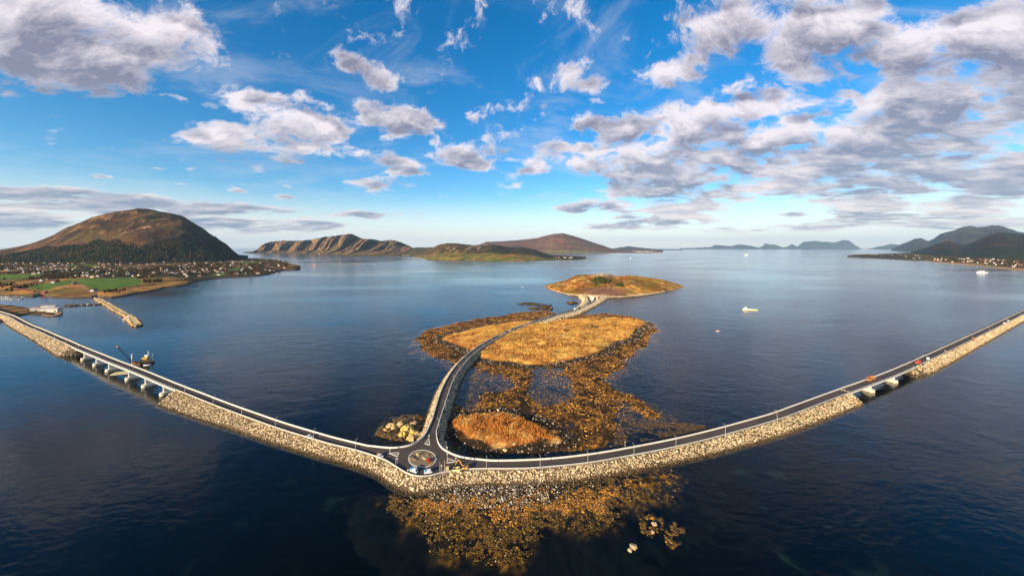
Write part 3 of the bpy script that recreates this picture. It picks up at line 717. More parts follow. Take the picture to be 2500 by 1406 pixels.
# stone banks
def slope_band(c, n_out, seed, slope=1.18, zbot=-1.2, rows=7, noise=.35):
    Ln = np.linspace(0, 1, rows)
    V = []
    for t in Ln:
        zt = c[:, 2] - .12 + (zbot - c[:, 2]) * t
        d = .15 + slope * (c[:, 2] - zt)
        q = np.column_stack([c[:, :2] + n_out * d[:, None], zt])
        if t > 0: q[:, 2] += noise * (fbm(q[:, 0] / 2.2, q[:, 1] / 2.2, 3, seed) - .5)
        V.append(q)
    return np.stack(V, 0)                                # rows, n, 3
def stones_on(S, density, rad, seed):
    """stones scattered over a band (rows, n, 3)"""
    R, n, _ = S.shape
    seg = np.linalg.norm(np.diff(S[0, :, :2], axis=0), axis=1).mean(); wdt = np.linalg.norm(S[-1, :, :] - S[0, :, :], axis=1).mean()
    N = int(density * seg * (n - 1) * wdt)
    u = RNG.uniform(0, n - 1.001, N); t = RNG.uniform(.0, .99, N) * (R - 1)
    i, j = u.astype(int), t.astype(int); fu, ft = (u - i)[:, None], (t - j)[:, None]
    pos = (S[j, i] * (1 - fu) + S[j, i + 1] * fu) * (1 - ft) + (S[j + 1, i] * (1 - fu) + S[j + 1, i + 1] * fu) * ft
    keep = pos[:, 2] > -.9; pos = pos[keep]
    size = RNG.uniform(rad[0], rad[1], len(pos)) * (1 + .25 * RNG.standard_normal(len(pos)).clip(-1, 2))
    pos[:, 2] += size * .18
    return pos, size
def stone_colors(pos, base=(.55, .46, .31), dark=(.17, .135, .085), wet=True, seedc=0):
    n = len(pos); r = RNG.random(n)
    c = mixc(np.broadcast_to(np.array(dark), (n, 3)), base, r ** .7)
    c = mixc(c, (.70, .60, .42), (RNG.random(n) > .88) * .8)
    c = mixc(c, (.55, .34, .14), (RNG.random(n) > .85) * .6)
    c = c * (.70 + .6 * fbm(pos[:, 0] / 9, pos[:, 1] / 9, 4, 180))[:, None]
    if wet:
        z = pos[:, 2] + RNG.uniform(-.35, .35, n)
        c = mixc(c, (.075, .045, .020), (1 - sstep(.35, 1.3, z)) * .94)
    return c
def bank(parent, bands, density=2.1, rad=(.22, .54), seed=0, base=(.55, .46, .31), dark=(.17, .135, .085)):
    vs, fs, cs, o = [], [], [], 0
    for S in bands:
        R, n, _ = S.shape
        vs.append(S.reshape(-1, 3)); fs.append(grid_faces(R, n) + o); o += R * n
        z = S[..., 2].ravel(); c = np.broadcast_to(np.array((.085, .062, .038)), (len(z), 3))
        cs.append(mixc(c, (.03, .022, .014), 1 - sstep(.1, .9, z)))
    array_mesh('bank_core', np.vstack(vs), np.vstack(fs), M_ROCK, parent, np.vstack(cs))
    pp, ss = zip(*[stones_on(S, density, rad, seed + k) for k, S in enumerate(bands)])
    pos = np.vstack(pp); size = np.concatenate(ss)
    V, Fc = lumps(pos, size, (1, 1, .75))
    cc = np.repeat(stone_colors(pos, base, dark), 12, axis=0)
    tag(array_mesh('armour_stones', V, Fc, M_ROCK, parent, cc), None, None, None, 'stuff')
def end_cap(p_near, p_far, seed, turn):
    """the rounded end of a bank where a bridge begins; turn = +1/-1 direction of the sweep"""
    p_near, p_far = np.array(p_near), np.array(p_far)
    c = (p_near + p_far) / 2; r = np.linalg.norm(p_far[:2] - p_near[:2]) / 2
    a0 = math.atan2(p_near[1] - c[1], p_near[0] - c[0])
    a = a0 + turn * np.linspace(0, math.pi, 22)
    n = np.stack([np.cos(a), np.sin(a)], 1)
    rr = r * (1 - .45 * np.sin(np.linspace(0, math.pi, 22)))
    return slope_band(np.column_stack([c[:2] + n * rr[:, None], np.full(22, c[2])]), n, seed)
emb = empty('causeway_bank', A[iLR], 0, 'stone armoured bank carrying the roundabout and three roads', 'embankment', 'stone banks under the roads')
def local(bands, o): return [S - np.array(o.location) for S in bands]
bandsM = [slope_band(A[iLB1:iRB0 + 1], -A_n[iLB1:iRB0 + 1], 1), slope_band(B, B_n, 2), slope_band(CC, CC_n, 3),
          end_cap(A[iLB1], FARL[iLB1], 4, -1), end_cap(A[iRB0], FARL[iRB0], 5, 1)]
def bank_at(o, bands, **kw):
    o.location = (0, 0, 0); bank(o, bands, **kw)
bank_at(emb, bandsM)
emb2 = empty('causeway_bank', (0, 0, 0), 0, 'stone bank from the long bridge to the harbour shore', 'embankment', 'stone banks under the roads')
bank_at(emb2, [slope_band(A[:iLB0 + 1], -A_n[:iLB0 + 1], 6), slope_band(FARL[:iLB0 + 1], A_n[:iLB0 + 1], 7), end_cap(A[iLB0], FARL[iLB0], 8, 1)], density=1.0, rad=(.36, .75))
emb3 = empty('causeway_bank', (0, 0, 0), 0, 'stone bank beyond the short bridge', 'embankment', 'stone banks under the roads')
bank_at(emb3, [slope_band(A[iRB1:], -A_n[iRB1:], 9), slope_band(FARL[iRB1:], A_n[iRB1:], 10), end_cap(A[iRB1], FARL[iRB1], 11, -1)], density=1.1, rad=(.34, .72))
POST = MB().box((0, 0, .6), (.16, .16, 1.2)).mesh('railing_post', M_STEEL)
def bridge(i0, i1, pier_px, label, WID):
    root = empty('road_bridge', (0, 0, 0), 0, label, 'bridge', 'concrete road bridges')
    c, n = A[i0:i1 + 1], A_n[i0:i1 + 1]
    k = len(c)
    prof = [(-.45, .25), (-.45, -.75), (1.6, -.85), (2.4, -2.0), (WID - 2.4, -2.0), (WID - 1.6, -.85), (WID + .45, -.75), (WID + .45, .25), (WID + .05, .25), (WID + .05, -.02), (-.05, -.02), (-.05, .25)]
    V = np.vstack([np.column_stack([c[:, :2] + n * a, c[:, 2] + b]) for a, b in prof]); m = len(prof)
    f = [(j * k + i, j * k + i + 1, ((j + 1) % m) * k + i + 1, ((j + 1) % m) * k + i) for j in range(m) for i in range(k - 1)]
    array_mesh('deck', V, np.array(f), M_WALL, root)
    strip('carriageway', off(c, n, WID - .3), off(c, n, .3), M_ASPH, root, None, .004, None)
    for d in (.05, WID - .05):
        rl = MB(); ps = off(c, n, d)
        for hgt in (.55, .85, 1.15):
            for i in range(0, k - 3, 3):
                rl.tube(ps[i] + (0, 0, hgt), ps[min(i + 3, k - 1)] + (0, 0, hgt), .06, None, 5)
        r = rl.build('railing', M_STEEL, root)
        for i in range(0, k, 4): inst('railing_post', POST, r, tuple(ps[i]))
    for px in pier_px:
        i = a_index(px); mid = off(A, A_n, WID / 2)[i]; ang = math.atan2(A_n[i][1], A_n[i][0])
        pr = MB()
        top = mid[2] - 1.9
        pr.prism([(math.cos(a) * .9 + (2.0 if math.cos(a) > 0 else -2.0), math.sin(a) * .65) for a in np.linspace(0, 6.283, 17)[:-1]], 2.4, top)
        po = pr.build('pier_column', M_WALL, root); po.location = (mid[0], mid[1], 0); po.rotation_euler = (0, 0, ang)
        cp = MB()
        cp.prism([(math.cos(a) * 2.4 + (2.6 if math.cos(a) > 0 else -2.6), math.sin(a) * 2.4) for a in np.linspace(.01, 6.293, 29)[:-1]], -1.0, 2.5)
        cp.prism([(math.cos(a) * 2.45 + (2.6 if math.cos(a) > 0 else -2.6), math.sin(a) * 2.45) for a in np.linspace(.01, 6.293, 29)[:-1]], -1.0, .45, 1)
        q = cp.build('pile_cap', [M_CONC, plain('wet_concrete', (.16, .11, .06), .5)], root, .06); q.location = (mid[0], mid[1], 0); q.rotation_euler = (0, 0, ang)
    for i in (i0, i1):
        ab = MB(); mid = off(A, A_n, WID / 2)[i]; ang = math.atan2(A_n[i][1], A_n[i][0])
        ab.box((0, 0, -1.6), (WID + 1.0, 2.6, 2.6)); ab.box((0, 0, -3.2), (WID - .5, 2.0, 1.2))
        q = ab.build('abutment', M_WALL, root, .05); q.location = tuple(mid); q.rotation_euler = (0, 0, ang)
    return root
bridge(iLB0, iLB1, [203, 232, 264, 311, 352, 397], 'long white concrete bridge standing on six rounded piers', WL)
bridge(iRB0, iRB1, [2130, 2187], 'short white concrete bridge standing on two rounded piers', WR)

# roundabout island, splitter islands
def kerb_ring(name, outline, z, label, fill_mat, h=.16, w=.45, cat='traffic island', group=None):
    cx = sum(q[0] for q in outline) / len(outline); cy = sum(q[1] for q in outline) / len(outline)
    root = empty(name, (cx, cy, z), 0, label, cat, group)
    o = [(x - cx, y - cy) for x, y in outline]
    r = max(math.hypot(*q) for q in o)
    kb = MB(); n = len(o); s = [1.0, 1 - w / r * 1.0]
    inn = []
    for i in range(n):
        x, y = o[i]; a, b = o[i - 1], o[(i + 1) % n]
        tx, ty = b[0] - a[0], b[1] - a[1]; l = math.hypot(tx, ty); nx, ny = -ty / l, tx / l
        if nx * -x + ny * -y < 0: nx, ny = -nx, -ny
        inn.append((x + nx * w, y + ny * w))
    vs = [(x, y, -.05) for x, y in o] + [(x, y, h) for x, y in o] + [(x, y, h) for x, y in inn] + [(x, y, -.05) for x, y in inn]
    kb.add(vs, [(k * n + i, k * n + (i + 1) % n, (k + 1) * n + (i + 1) % n, (k + 1) * n + i) for k in range(3) for i in range(n)])
    kb.build('kerb', M_WALL, root)
    fl = MB(); fl.add([(x, y, h - .05) for x, y in inn], [tuple(range(n))]); fl.build('infill', fill_mat, root)
    return root
RC = P(1031, 1120.5, RZ); RR = 7.35
gravel = plain('gravel_fill', (.25, .18, .105), .95, 0, .25, 1.2, .5)
rnd_out = [P(1031 + 34.5 * math.cos(a), 1119.5 - 21.5 * math.sin(a), RZ) for a in np.linspace(0, 2 * math.pi, 65)[:-1]]
rnd = kerb_ring('roundabout_island', [(q.x, q.y) for q in rnd_out], RZ, 'round gravel island in the middle of the roundabout', gravel)
def tri(pts): # rounded triangle from pixels
    w = [P(a, b, RZ) for a, b in pts]; out = []
    for i in range(3):
        a, b, c = w[i - 1], w[i], w[(i + 1) % 3]
        p0 = b + (a - b).normalized() * .7; p1 = b + (c - b).normalized() * .7
        out += [((p0 * (1 - t) ** 2 + b * 2 * t * (1 - t) + p1 * t * t).x, (p0 * (1 - t) ** 2 + b * 2 * t * (1 - t) + p1 * t * t).y) for t in (0, .33, .66, 1)]
    return out
kerb_ring('splitter_island', tri([(1036, 1083.5), (1050.5, 1086.5), (1047.5, 1068)]), RZ, 'triangular kerbed island at the mouth of the middle road', gravel, group='splitter islands')
kerb_ring('splitter_island', tri([(947, 1105.5), (976, 1104), (971, 1115)]), RZ, 'triangular kerbed island facing the road to the long bridge', gravel, group='splitter islands')
kerb_ring('splitter_island', tri([(1090, 1130.5), (1092.5, 1117.5), (1119, 1127)]), RZ, 'triangular kerbed island beside the parked excavator', gravel, group='splitter islands')

# street lamps
def lamp_meshes():
    p_ = MB(); p_.tube((0, 0, 0), (0, 0, 6.6), .11, .07, 8); p_.tube((0, 0, 0), (0, 0, .5), .17, .15, 8)
    a_ = MB(); a_.tube((0, 0, 6.55), (.9, 0, 6.75), .05, .045, 6)
    h_ = MB(); h_.box((1.15, 0, 6.76), (.75, .26, .12), 0, 0, .8)
    return p_.mesh('pole', M_STEEL), a_.mesh('arm', M_STEEL), h_.mesh('lamp_head', M_STEEL, .02)
LM = lamp_meshes()
def lamp(pos, rz, label, group, s=1.0):
    o = empty('street_lamp', pos, rz, label, 'street lamp', group); o.scale = (s, s, s)
    for nm, me_ in zip(('pole', 'arm', 'lamp_head'), LM): inst(nm, me_, o)
for px in (451, 520, 592, 675.5, 768, 869): i = a_index(px); lamp(tuple(A[i] - np.append(A_n[i] * .3, 0)), math.atan2(A_n[i][1], A_n[i][0]), 'slim grey street lamp on the wall between long bridge and roundabout', 'street lamps')
for px in (1185, 1315, 1432, 1547, 1651, 1770, 1895): i = a_index(px); lamp(tuple(A[i] - np.append(A_n[i] * .3, 0)), math.atan2(A_n[i][1], A_n[i][0]), 'slim grey street lamp on the wall between roundabout and short bridge', 'street lamps')
for px in (-20, 20, 34, 68, 87, 110, 134, 161): i = a_index(px); lamp(tuple(A[i] - np.append(A_n[i] * .3, 0)), math.atan2(A_n[i][1], A_n[i][0]), 'slim grey street lamp on the road between long bridge and harbour', 'street lamps')
for px in (2415, 2458, 2490): i = a_index(px); lamp(tuple(A[i] - np.append(A_n[i] * .3, 0)), math.atan2(A_n[i][1], A_n[i][0]), 'slim grey street lamp on the road beyond the short bridge', 'street lamps')
for (a, b) in ((1088, 997), (1101, 964), (1113, 932), (1126, 906), (1142, 885), (1161, 865), (1180, 849), (1201, 835.5), (1223, 822), (1243, 811), (1266, 802), (1290, 793), (1316, 784.5), (1337, 778), (1360, 770.5), (1389, 763)):
    q = P(a, b, RZ); i = int(np.argmin(np.hypot(CR[:, 0] - q.x, CR[:, 1] - q.y)))
    w = CR[i] + np.append(-C_n[i] * .45, 0); lamp(tuple(w), math.atan2(C_n[i][1], C_n[i][0]), 'slim grey street lamp along the curving middle road', 'street lamps', .8)
lamp(tuple(P(1074, 1157, RZ)), 1.9, 'street lamp beside the parked blue and white car', 'street lamps', .85)
lamp(tuple(P(966, 1141.5, RZ)), 1.2, 'street lamp on the roundabout wall beside the bridge side splitter island', 'street lamps', .85)
lamp(tuple(P(1005, 1085, RZ)), -1.3, 'street lamp at the corner by the yellow boulders', 'street lamps', .85)
lamp(tuple(P(1089.5, 1101, RZ)), -2.3, 'street lamp at the corner by the orange grass islet', 'street lamps', .85)
lamp(tuple(P(1071, 1043, RZ)), 2.9, 'street lamp where the middle road leaves the roundabout', 'street lamps', .85)
# ------------------------------------------------------------------ islets, tidal flats, kelp
ROAD_XY = np.vstack([A[::2, :2], FARL[::2, :2], B[::2, :2], CC[::2, :2], C[::2, :2]])
def clear_of_road(x, y, d):
    m = np.ones(len(x), bool)
    for c, w in ((C, CW / 2), (off(A, A_n, WIDS / 2), WR / 2)):
        q = c[::2, :2]; lo = q.min(0) - 12; hi = q.max(0) + 12
        cand = np.where((x > lo[0]) & (x < hi[0]) & (y > lo[1]) & (y < hi[1]))[0]
        for k in range(0, len(cand), 4000):
            ii = cand[k:k + 4000]
            dd = np.sqrt(((x[ii, None] - q[None, :, 0]) ** 2 + (y[ii, None] - q[None, :, 1]) ** 2).min(1))
            m[ii] &= dd > w + d
    return m
def patch(name, poly, step, zf, cf, mat, label, parent=None, pad=0.0, cut=None):
    """ground sheet over a polygon (world); zf(x, y, sd) height; only cells that rise above cut are kept"""
    xs = np.array([p_[0] for p_ in poly]); ys = np.array([p_[1] for p_ in poly])
    gx = np.arange(xs.min() - pad, xs.max() + pad + step, step); gy = np.arange(ys.min() - pad, ys.max() + pad + step, step)
    X, Y = np.meshgrid(gx, gy); 
    jx = (hash2(np.round(X / step), np.round(Y / step), 5) - .5) * step * .6; jy = (hash2(np.round(X / step), np.round(Y / step), 6) - .5) * step * .6
    X = X + jx; Y = Y + jy
    sd = poly_sd(X, Y, poly); Z = zf(X, Y, sd)
    c = cf(X, Y, sd, Z)
    f = grid_faces(*X.shape); zz_ = Z.ravel()
    f = f[(zz_[f].max(1) > (-.35 if cut is None else cut))]
    used = np.unique(f); remap = -np.ones(X.size, int); remap[used] = np.arange(len(used))
    V = np.stack([X, Y, Z], -1).reshape(-1, 3)[used]
    o = array_mesh(name, V, remap[f], mat, parent, c.reshape(-1, 3)[used], True)
    if parent is None: tag(o, label, None, None, 'structure')
    return o
def scatter(poly, n, fn=None, seed=0):
    xs = [p_[0] for p_ in poly]; ys = [p_[1] for p_ in poly]
    x = RNG.uniform(min(xs), max(xs), n); y = RNG.uniform(min(ys), max(ys), n)
    sd = poly_sd(x, y, poly)
    k = sd > 0 if fn is None else fn(x, y, sd)
    return x[k], y[k], sd[k]
def px_of(x, y, z=0.0): return CX + F * x / y, HY + (H - z) * F / y

SHELF = wpoly([(1008, 846), (1022, 822), (1045, 803), (1080, 794), (1150, 781), (1230, 769), (1262, 762), (1330, 758), (1400, 772), (1440, 766), (1475, 764), (1530, 771), (1575, 780), (1603, 790), (1606, 806), (1592, 832), (1560, 856), (1535, 878), (1520, 905), (1488, 925), (1500, 944), (1545, 965), (1600, 995), (1625, 1012), (1600, 1024), (1530, 1045), (1500, 1080), (1440, 1104), (1300, 1115), (1160, 1120), (1096, 1104), (1072, 1072), (1080, 1030), (1100, 985), (1125, 935), (1150, 905), (1120, 893), (1075, 880), (1040, 868)])
GRASS1 = wpoly([(1078, 829), (1090, 821), (1130, 810), (1180, 799), (1240, 789), (1290, 784), (1330, 788), (1370, 782), (1430, 778), (1490, 777), (1540, 781), (1574, 788), (1572, 796), (1550, 806), (1548, 818), (1530, 830), (1500, 838), (1476, 848), (1470, 858), (1420, 872), (1370, 882), (1330, 890), (1290, 892), (1250, 887), (1200, 880), (1168, 872), (1150, 862), (1136, 852), (1110, 842)])
GRASS2 = wpoly([(1093, 1036), (1110, 1026), (1150, 1019), (1205, 1013), (1250, 1018), (1290, 1026), (1325, 1040), (1352, 1055), (1345, 1066), (1365, 1074), (1320, 1086), (1270, 1093), (1232, 1096), (1180, 1090), (1150, 1078), (1115, 1058)])
def z_shelf(X, Y, sd):
    g1 = poly_sd(X, Y, GRASS1); g2 = poly_sd(X, Y, GRASS2)
    n = fbm(X / 14, Y / 14, 5, 120) - .5; m = fbm(X / 3.5, Y / 3.5, 3, 121) - .5
    z = -7.9 + 5.6 * sstep(-34, -8, sd + n * 20) + 2.60 * sstep(-14, 7, sd + n * 14) + n * 1.0 + m * .35
    u, v_ = px_of(X, Y)
    pool = np.exp(-((u - 1345) / 52.) ** 4 - ((v_ - 950) / 30.) ** 2) + np.exp(-((u - 1195) / 55.) ** 2 - ((v_ - 938) / 22.) ** 2) + np.exp(-((u - 1145) / 22.) ** 2 - ((v_ - 970) / 40.) ** 2) + np.exp(-((u - 1530) / 34.) ** 2 - ((v_ - 1022) / 20.) ** 2) + np.exp(-((u - 1316) / 20.) ** 2 - ((v_ - 903) / 7.) ** 2) + np.exp(-((u - 1363) / 13.) ** 2 - ((v_ - 903) / 5.) ** 2) + np.exp(-((u - 1356) / 18.) ** 2 - ((v_ - 887) / 5.) ** 2) 
    z = z - 1.1 * np.clip(pool, 0, 1) * (1 - sstep(-2, 4, np.maximum(g1, g2)))
    z = np.maximum(z, -8.6)
    z = z + .6 * sstep(-13, -2, g1 + n * 6) + 1.7 * sstep(-2, 8, g1 + n * 5) + 1.5 * sstep(0, 45, g1) + (m * 1.3 + n * 2.2) * sstep(0, 10, g1)
    z = z + .7 * sstep(-10, -1, g2 + n * 4) + 1.2 * sstep(-3, 8, g2 + n * 16) + .9 * sstep(0, 20, g2) + (m * 1.5 + n * 1.2) * sstep(0, 6, g2)
    return z
def c_shelf(X, Y, sd, Z):
    g1 = poly_sd(X, Y, GRASS1); g2 = poly_sd(X, Y, GRASS2)
    n = fbm(X / 9, Y / 9, 5, 123); m = fbm(X / 2.6, Y / 2.6, 3, 124); w = fbm(X / 26, Y / 12, 4, 125)
    k_ = fbm(X / 1.3, Y / 1.3, 3, 126)
    c = mixc((.030, .020, .010), (.34, .145, .020), sstep(.42, .68, k_) * sstep(.30, .60, n) * (1 - np.exp(-((np.maximum(g1, g2) + 6) / 6.) ** 2)))
    c = mixc((.0015, .0035, .0050), c, sstep(-12, 2, sd + (n - .5) * 24))
    dry = mixc((.72, .41, .09), (.42, .18, .038), sstep(.42, .66, n)); dry = mixc(dry, (.24, .085, .024), sstep(.50, .64, w) * .85); dry = mixc(dry, (.36, .30, .06), sstep(.6, .72, fbm(X / 16, Y / 16, 4, 127)) * .5)
    c = mixc(c, dry, sstep(-.5, 1.2, g1 + (n - .5) * 10))
    dry2 = mixc((.50, .20, .045), (.24, .075, .018), sstep(.4, .62, m)); dry2 = mixc(dry2, (.62, .38, .12), sstep(.58, .7, n))
    return mixc(c, dry2, sstep(-.5, 1.2, g2 + (n - .5) * 22))
patch('tidal_flat', SHELF, 1.6, z_shelf, c_shelf, M_GROUND, 'low grassy islet with its seaweed covered tidal flat', None, 40.0, -6.9)
SKERRY = wpoly([(922, 1058), (930, 1042), (955, 1030), (985, 1016), (1020, 1012), (1040, 1014), (1038, 1050), (1020, 1078), (1000, 1088), (960, 1086), (930, 1074)])
def z_sk(X, Y, sd):
    n = fbm(X / 8, Y / 8, 5, 130) - .5
    return -.7 + 1.7 * sstep(-1, 8, sd + n * 9) + n * 2.2 + (fbm(X / 2.2, Y / 2.2, 3, 131) - .5) * .9
patch('skerry', SKERRY, 1.0, z_sk, lambda X, Y, sd, Z: mixc((.030, .024, .014), (.10, .055, .02), fbm(X / 3, Y / 3, 4, 132)), M_GROUND, 'dark weedy skerry beside the roundabout', None, 2.0)
NEAR = wpoly([(945, 1216), (985, 1203), (1040, 1196), (1100, 1186), (1250, 1178), (1350, 1176), (1450, 1168), (1560, 1150), (1640, 1140), (1655, 1180), (1640, 1222), (1560, 1212), (1505, 1236), (1500, 1270), (1445, 1282), (1370, 1268), (1325, 1280), (1300, 1318), (1262, 1350), (1240, 1372), (1210, 1376), (1170, 1352), (1085, 1338), (1055, 1300), (1020, 1272), (965, 1242)])
def z_near(X, Y, sd):
    n = fbm(X / 7, Y / 7, 5, 140) - .5
    u, v_ = px_of(X, Y)
    return -8.0 + 5.5 * sstep(-26, -6, sd + n * 14) + 2.6 * sstep(-9, 9, sd + n * 12) * (1 - .22 * sstep(1225, 1330, v_ + n * 60)) + n * .9 + .5 * np.exp(-((u - 1200) / 130.) ** 2) * (1 - sstep(1190, 1235, v_))
patch('shore_reef', NEAR, 1.0, z_near, lambda X, Y, sd, Z: mixc(mixc((.0015, .0035, .0050), (.022, .016, .009), sstep(-8, 2, sd + 20 * (fbm(X / 6, Y / 6, 4, 144) - .5))), (.36, .16, .022), sstep(-6, 3, sd + 16 * (fbm(X / 6, Y / 6, 4, 144) - .5)) * sstep(.42, .68, fbm(X / 1.1, Y / 1.1, 3, 142)) * sstep(.30, .55, fbm(X / 5, Y / 5, 3, 143)) * sstep(1195, 1240, px_of(X, Y)[1] + 40 * np.abs((px_of(X, Y)[0] - 1205) / 150.) ** 2)), M_GROUND, 'weed covered reef in front of the stone bank', None, 32.0, -6.9)

# shore stones and kelp: far too many to count
def stuff(name, poly, n, size, label, cfun, flat=(1, 1, .6), keep=None, mat=None, zf=None, lift=.2, road_gap=3.5, zmin=-.05):
    x, y, sd = scatter(poly, n, keep)
    k = clear_of_road(x, y, road_gap); x, y, sd = x[k], y[k], sd[k]
    s = RNG.uniform(size[0], size[1], len(x)) ** 1.0
    big = RNG.random(len(x)) > .94; s = np.where(big, s * 1.7, s)
    z = np.maximum(zf(x, y, sd) if zf else np.zeros(len(x)), zmin) + s * lift
    V, Fc = lumps(np.column_stack([x, y, z]), s, flat)
    o = array_mesh(name, V, Fc, mat or M_ROCK, None, np.repeat(cfun(x, y, sd), 12, axis=0))
    return tag(o, label, None, None, 'stuff')
def kelp_c(x, y, sd):
    n = len(x); r = RNG.random(n)
    c = mixc(np.broadcast_to(np.array((.22, .085, .010)), (n, 3)), (.68, .32, .03), r)
    c = mixc(c, (.035, .020, .008), (RNG.random(n) > .55) * .9)
    u, v_ = px_of(x, y)
    return c
def kelp_keep(x, y, sd):
    g = np.maximum(poly_sd(x, y, GRASS1), poly_sd(x, y, GRASS2)); u, v_ = px_of(x, y)
    n = fbm(x / 10, y / 10, 5, 150); zone = fbm(x / 4, y / 4, 3, 151)
    rocky = np.exp(-((g + 7) / 6.5) ** 2)
    z = z_shelf(x, y, sd)
    ok = (sd > -7 + (n - .5) * 10) & (g < -3) & (RNG.random(len(x)) > rocky * .88) & (z > -1.3 + .25 * zone) & (RNG.random(len(x)) < sstep(.42, .80, n + zone * .35) * sstep(.28, .58, fbm(x / 2.2, y / 2.2, 3, 154)) * 1.2 * (.15 + .85 * sstep(-7, 6, sd)))
    south = np.exp(-((u - 1250) / 190.) ** 2) * sstep(1000, 1020, v_)
    return ok & (RNG.random(len(x)) > south * .8)
stuff('kelp_bed', SHELF, 150000, (.24, .58), 'orange brown kelp over the tidal flat round the islets', kelp_c, (1.1, 1.1, .45), kelp_keep, M_KELP, lambda x, y, sd: np.minimum(z_shelf(x, y, sd), .3), .1, zmin=-.55)
def near_keep(x, y, sd):
    u, v_ = px_of(x, y); n = fbm(x / 6, y / 6, 5, 152)
    rocky = np.exp(-((u - 1205) / 135.) ** 4) * (1 - sstep(1212, 1238, v_ + (n - .5) * 50))
    thin = .42 + .30 * sstep(1480, 1600, u)
    return (sd > -4 + (n - .5) * 9) & (RNG.random(len(x)) > rocky * .93) & (RNG.random(len(x)) < sstep(thin - .16, thin + .14, n) * sstep(.30, .62, fbm(x / 1.7, y / 1.7, 3, 153)) * 1.25 * (.15 + .85 * sstep(-4, 5, sd)))
stuff('kelp_bed', NEAR, 95000, (.14, .34), 'orange kelp spreading in the water in front of the stone bank', kelp_c, (1.15, 1.15, .4), near_keep, M_KELP, lambda x, y, sd: np.minimum(z_near(x, y, sd), .25), .1, zmin=-.45)
K3 = wpoly([(1560, 1262), (1590, 1252), (1622, 1262), (1618, 1290), (1590, 1310), (1566, 1300)]); K4 = wpoly([(1625, 1290), (1650, 1272), (1672, 1290), (1668, 1320), (1640, 1338), (1620, 1318)])
for kk, lb in ((K3, 'small kelp patch round two pale boulders'), (K4, 'small kelp patch standing alone in dark water')):
    stuff('kelp_bed', kk, 1700, (.16, .4), lb, kelp_c, (1.15, 1.15, .4), lambda x, y, sd: (sd > 0) & (fbm(x / 2.5, y / 2.5, 4, 155) > .45), M_KELP, lambda x, y, sd: -.35 + .05 * np.clip(sd, 0, 8), .1, zmin=-.5)
SHADE_KELP = wpoly([(1500, 1062), (1530, 1040), (1580, 1030), (1650, 1030), (1720, 1038), (1755, 1042), (1700, 1054), (1640, 1066), (1560, 1084), (1500, 1096)])  # kelp behind the causeway, shadow there put into its darker colours
stuff('kelp_bed', SHADE_KELP, 7000, (.25, .6), 'brown kelp along the far side of the right causeway, shade in its colour', lambda x, y, sd: mixc(np.broadcast_to(np.array((.035, .022, .010)), (len(x), 3)), (.14, .075, .02), RNG.random(len(x)) ** 2), (1.1, 1.1, .45), lambda x, y, sd: (sd > 0) & (fbm(x / 7, y / 7, 4, 156) > .42), M_KELP)
SKK = SKERRY
stuff('kelp_bed', SKK, 6000, (.2, .55), 'dark kelp hanging round the skerry', lambda x, y, sd: mixc(np.broadcast_to(np.array((.03, .022, .010)), (len(x), 3)), (.30, .15, .03), RNG.random(len(x)) ** 3), (1.1, 1.1, .5), lambda x, y, sd: (sd > -2) & (fbm(x / 5, y / 5, 4, 157) > .40), M_KELP, z_sk, .1)
# thin reefs in the sound
for q, lb in (([(1262, 740), (1290, 739), (1320, 742), (1345, 745), (1340, 748), (1300, 746), (1265, 743)], 'narrow dark reef in the sound left of the dyke'), ([(1290, 752), (1330, 749), (1350, 752), (1345, 757), (1300, 757)], 'ragged weedy reef near the islet in the sound'), ([(1382, 738), (1405, 737), (1412, 741), (1390, 743)], 'scatter of small dark rocks by the dyke')):
    stuff('reef_stones', wpoly(q), 900 if q[0][0] < 1300 else 500, (.7, 2.0), lb, lambda x, y, sd: mixc(np.broadcast_to(np.array((.035, .028, .015)), (len(x), 3)), (.22, .12, .03), RNG.random(len(x)) ** 3), (1.3, 1.3, .35), lambda x, y, sd: (sd > 0) & (fbm(x / 9, y / 9, 3, 158) > .46))
def stone_c(x, y, sd):
    n = len(x); r = RNG.random(n)
    c = mixc(np.broadcast_to(np.array((.05, .042, .034)), (n, 3)), (.55, .47, .36), r ** 2.2)
    return c
stuff('shore_stones', SHELF, 26000, (.25, .65), 'grey and white beach stones ringing the grassy islets', stone_c, (1, 1, .7),
      lambda x, y, sd: (np.abs(np.maximum(poly_sd(x, y, GRASS1), poly_sd(x, y, GRASS2)) + 6 + 5 * (fbm(x / 12, y / 12, 3, 160) - .5)) < 6.5 * RNG.random(len(x)) ** .5 + 1.0) & (z_shelf(x, y, sd) > -.2), None, z_shelf)
stuff('shore_stones', NEAR, 14000, (.15, .40), 'pale beach stones at the foot of the stone bank', lambda x, y, sd: mixc(np.broadcast_to(np.array((.06, .05, .04)), (len(x), 3)), (.62, .56, .44), RNG.random(len(x)) ** 1.6), (1, 1, .7),
      lambda x, y, sd: (lambda u, v_: (sd > 0) & (RNG.random(len(x)) < 1.1 * np.exp(-((u - 1205) / 150.) ** 4) * (1 - sstep(1205, 1250, v_ + 40 * (fbm(x / 5, y / 5, 3, 161) - .5))) + .02))(*px_of(x, y)), None, z_near)
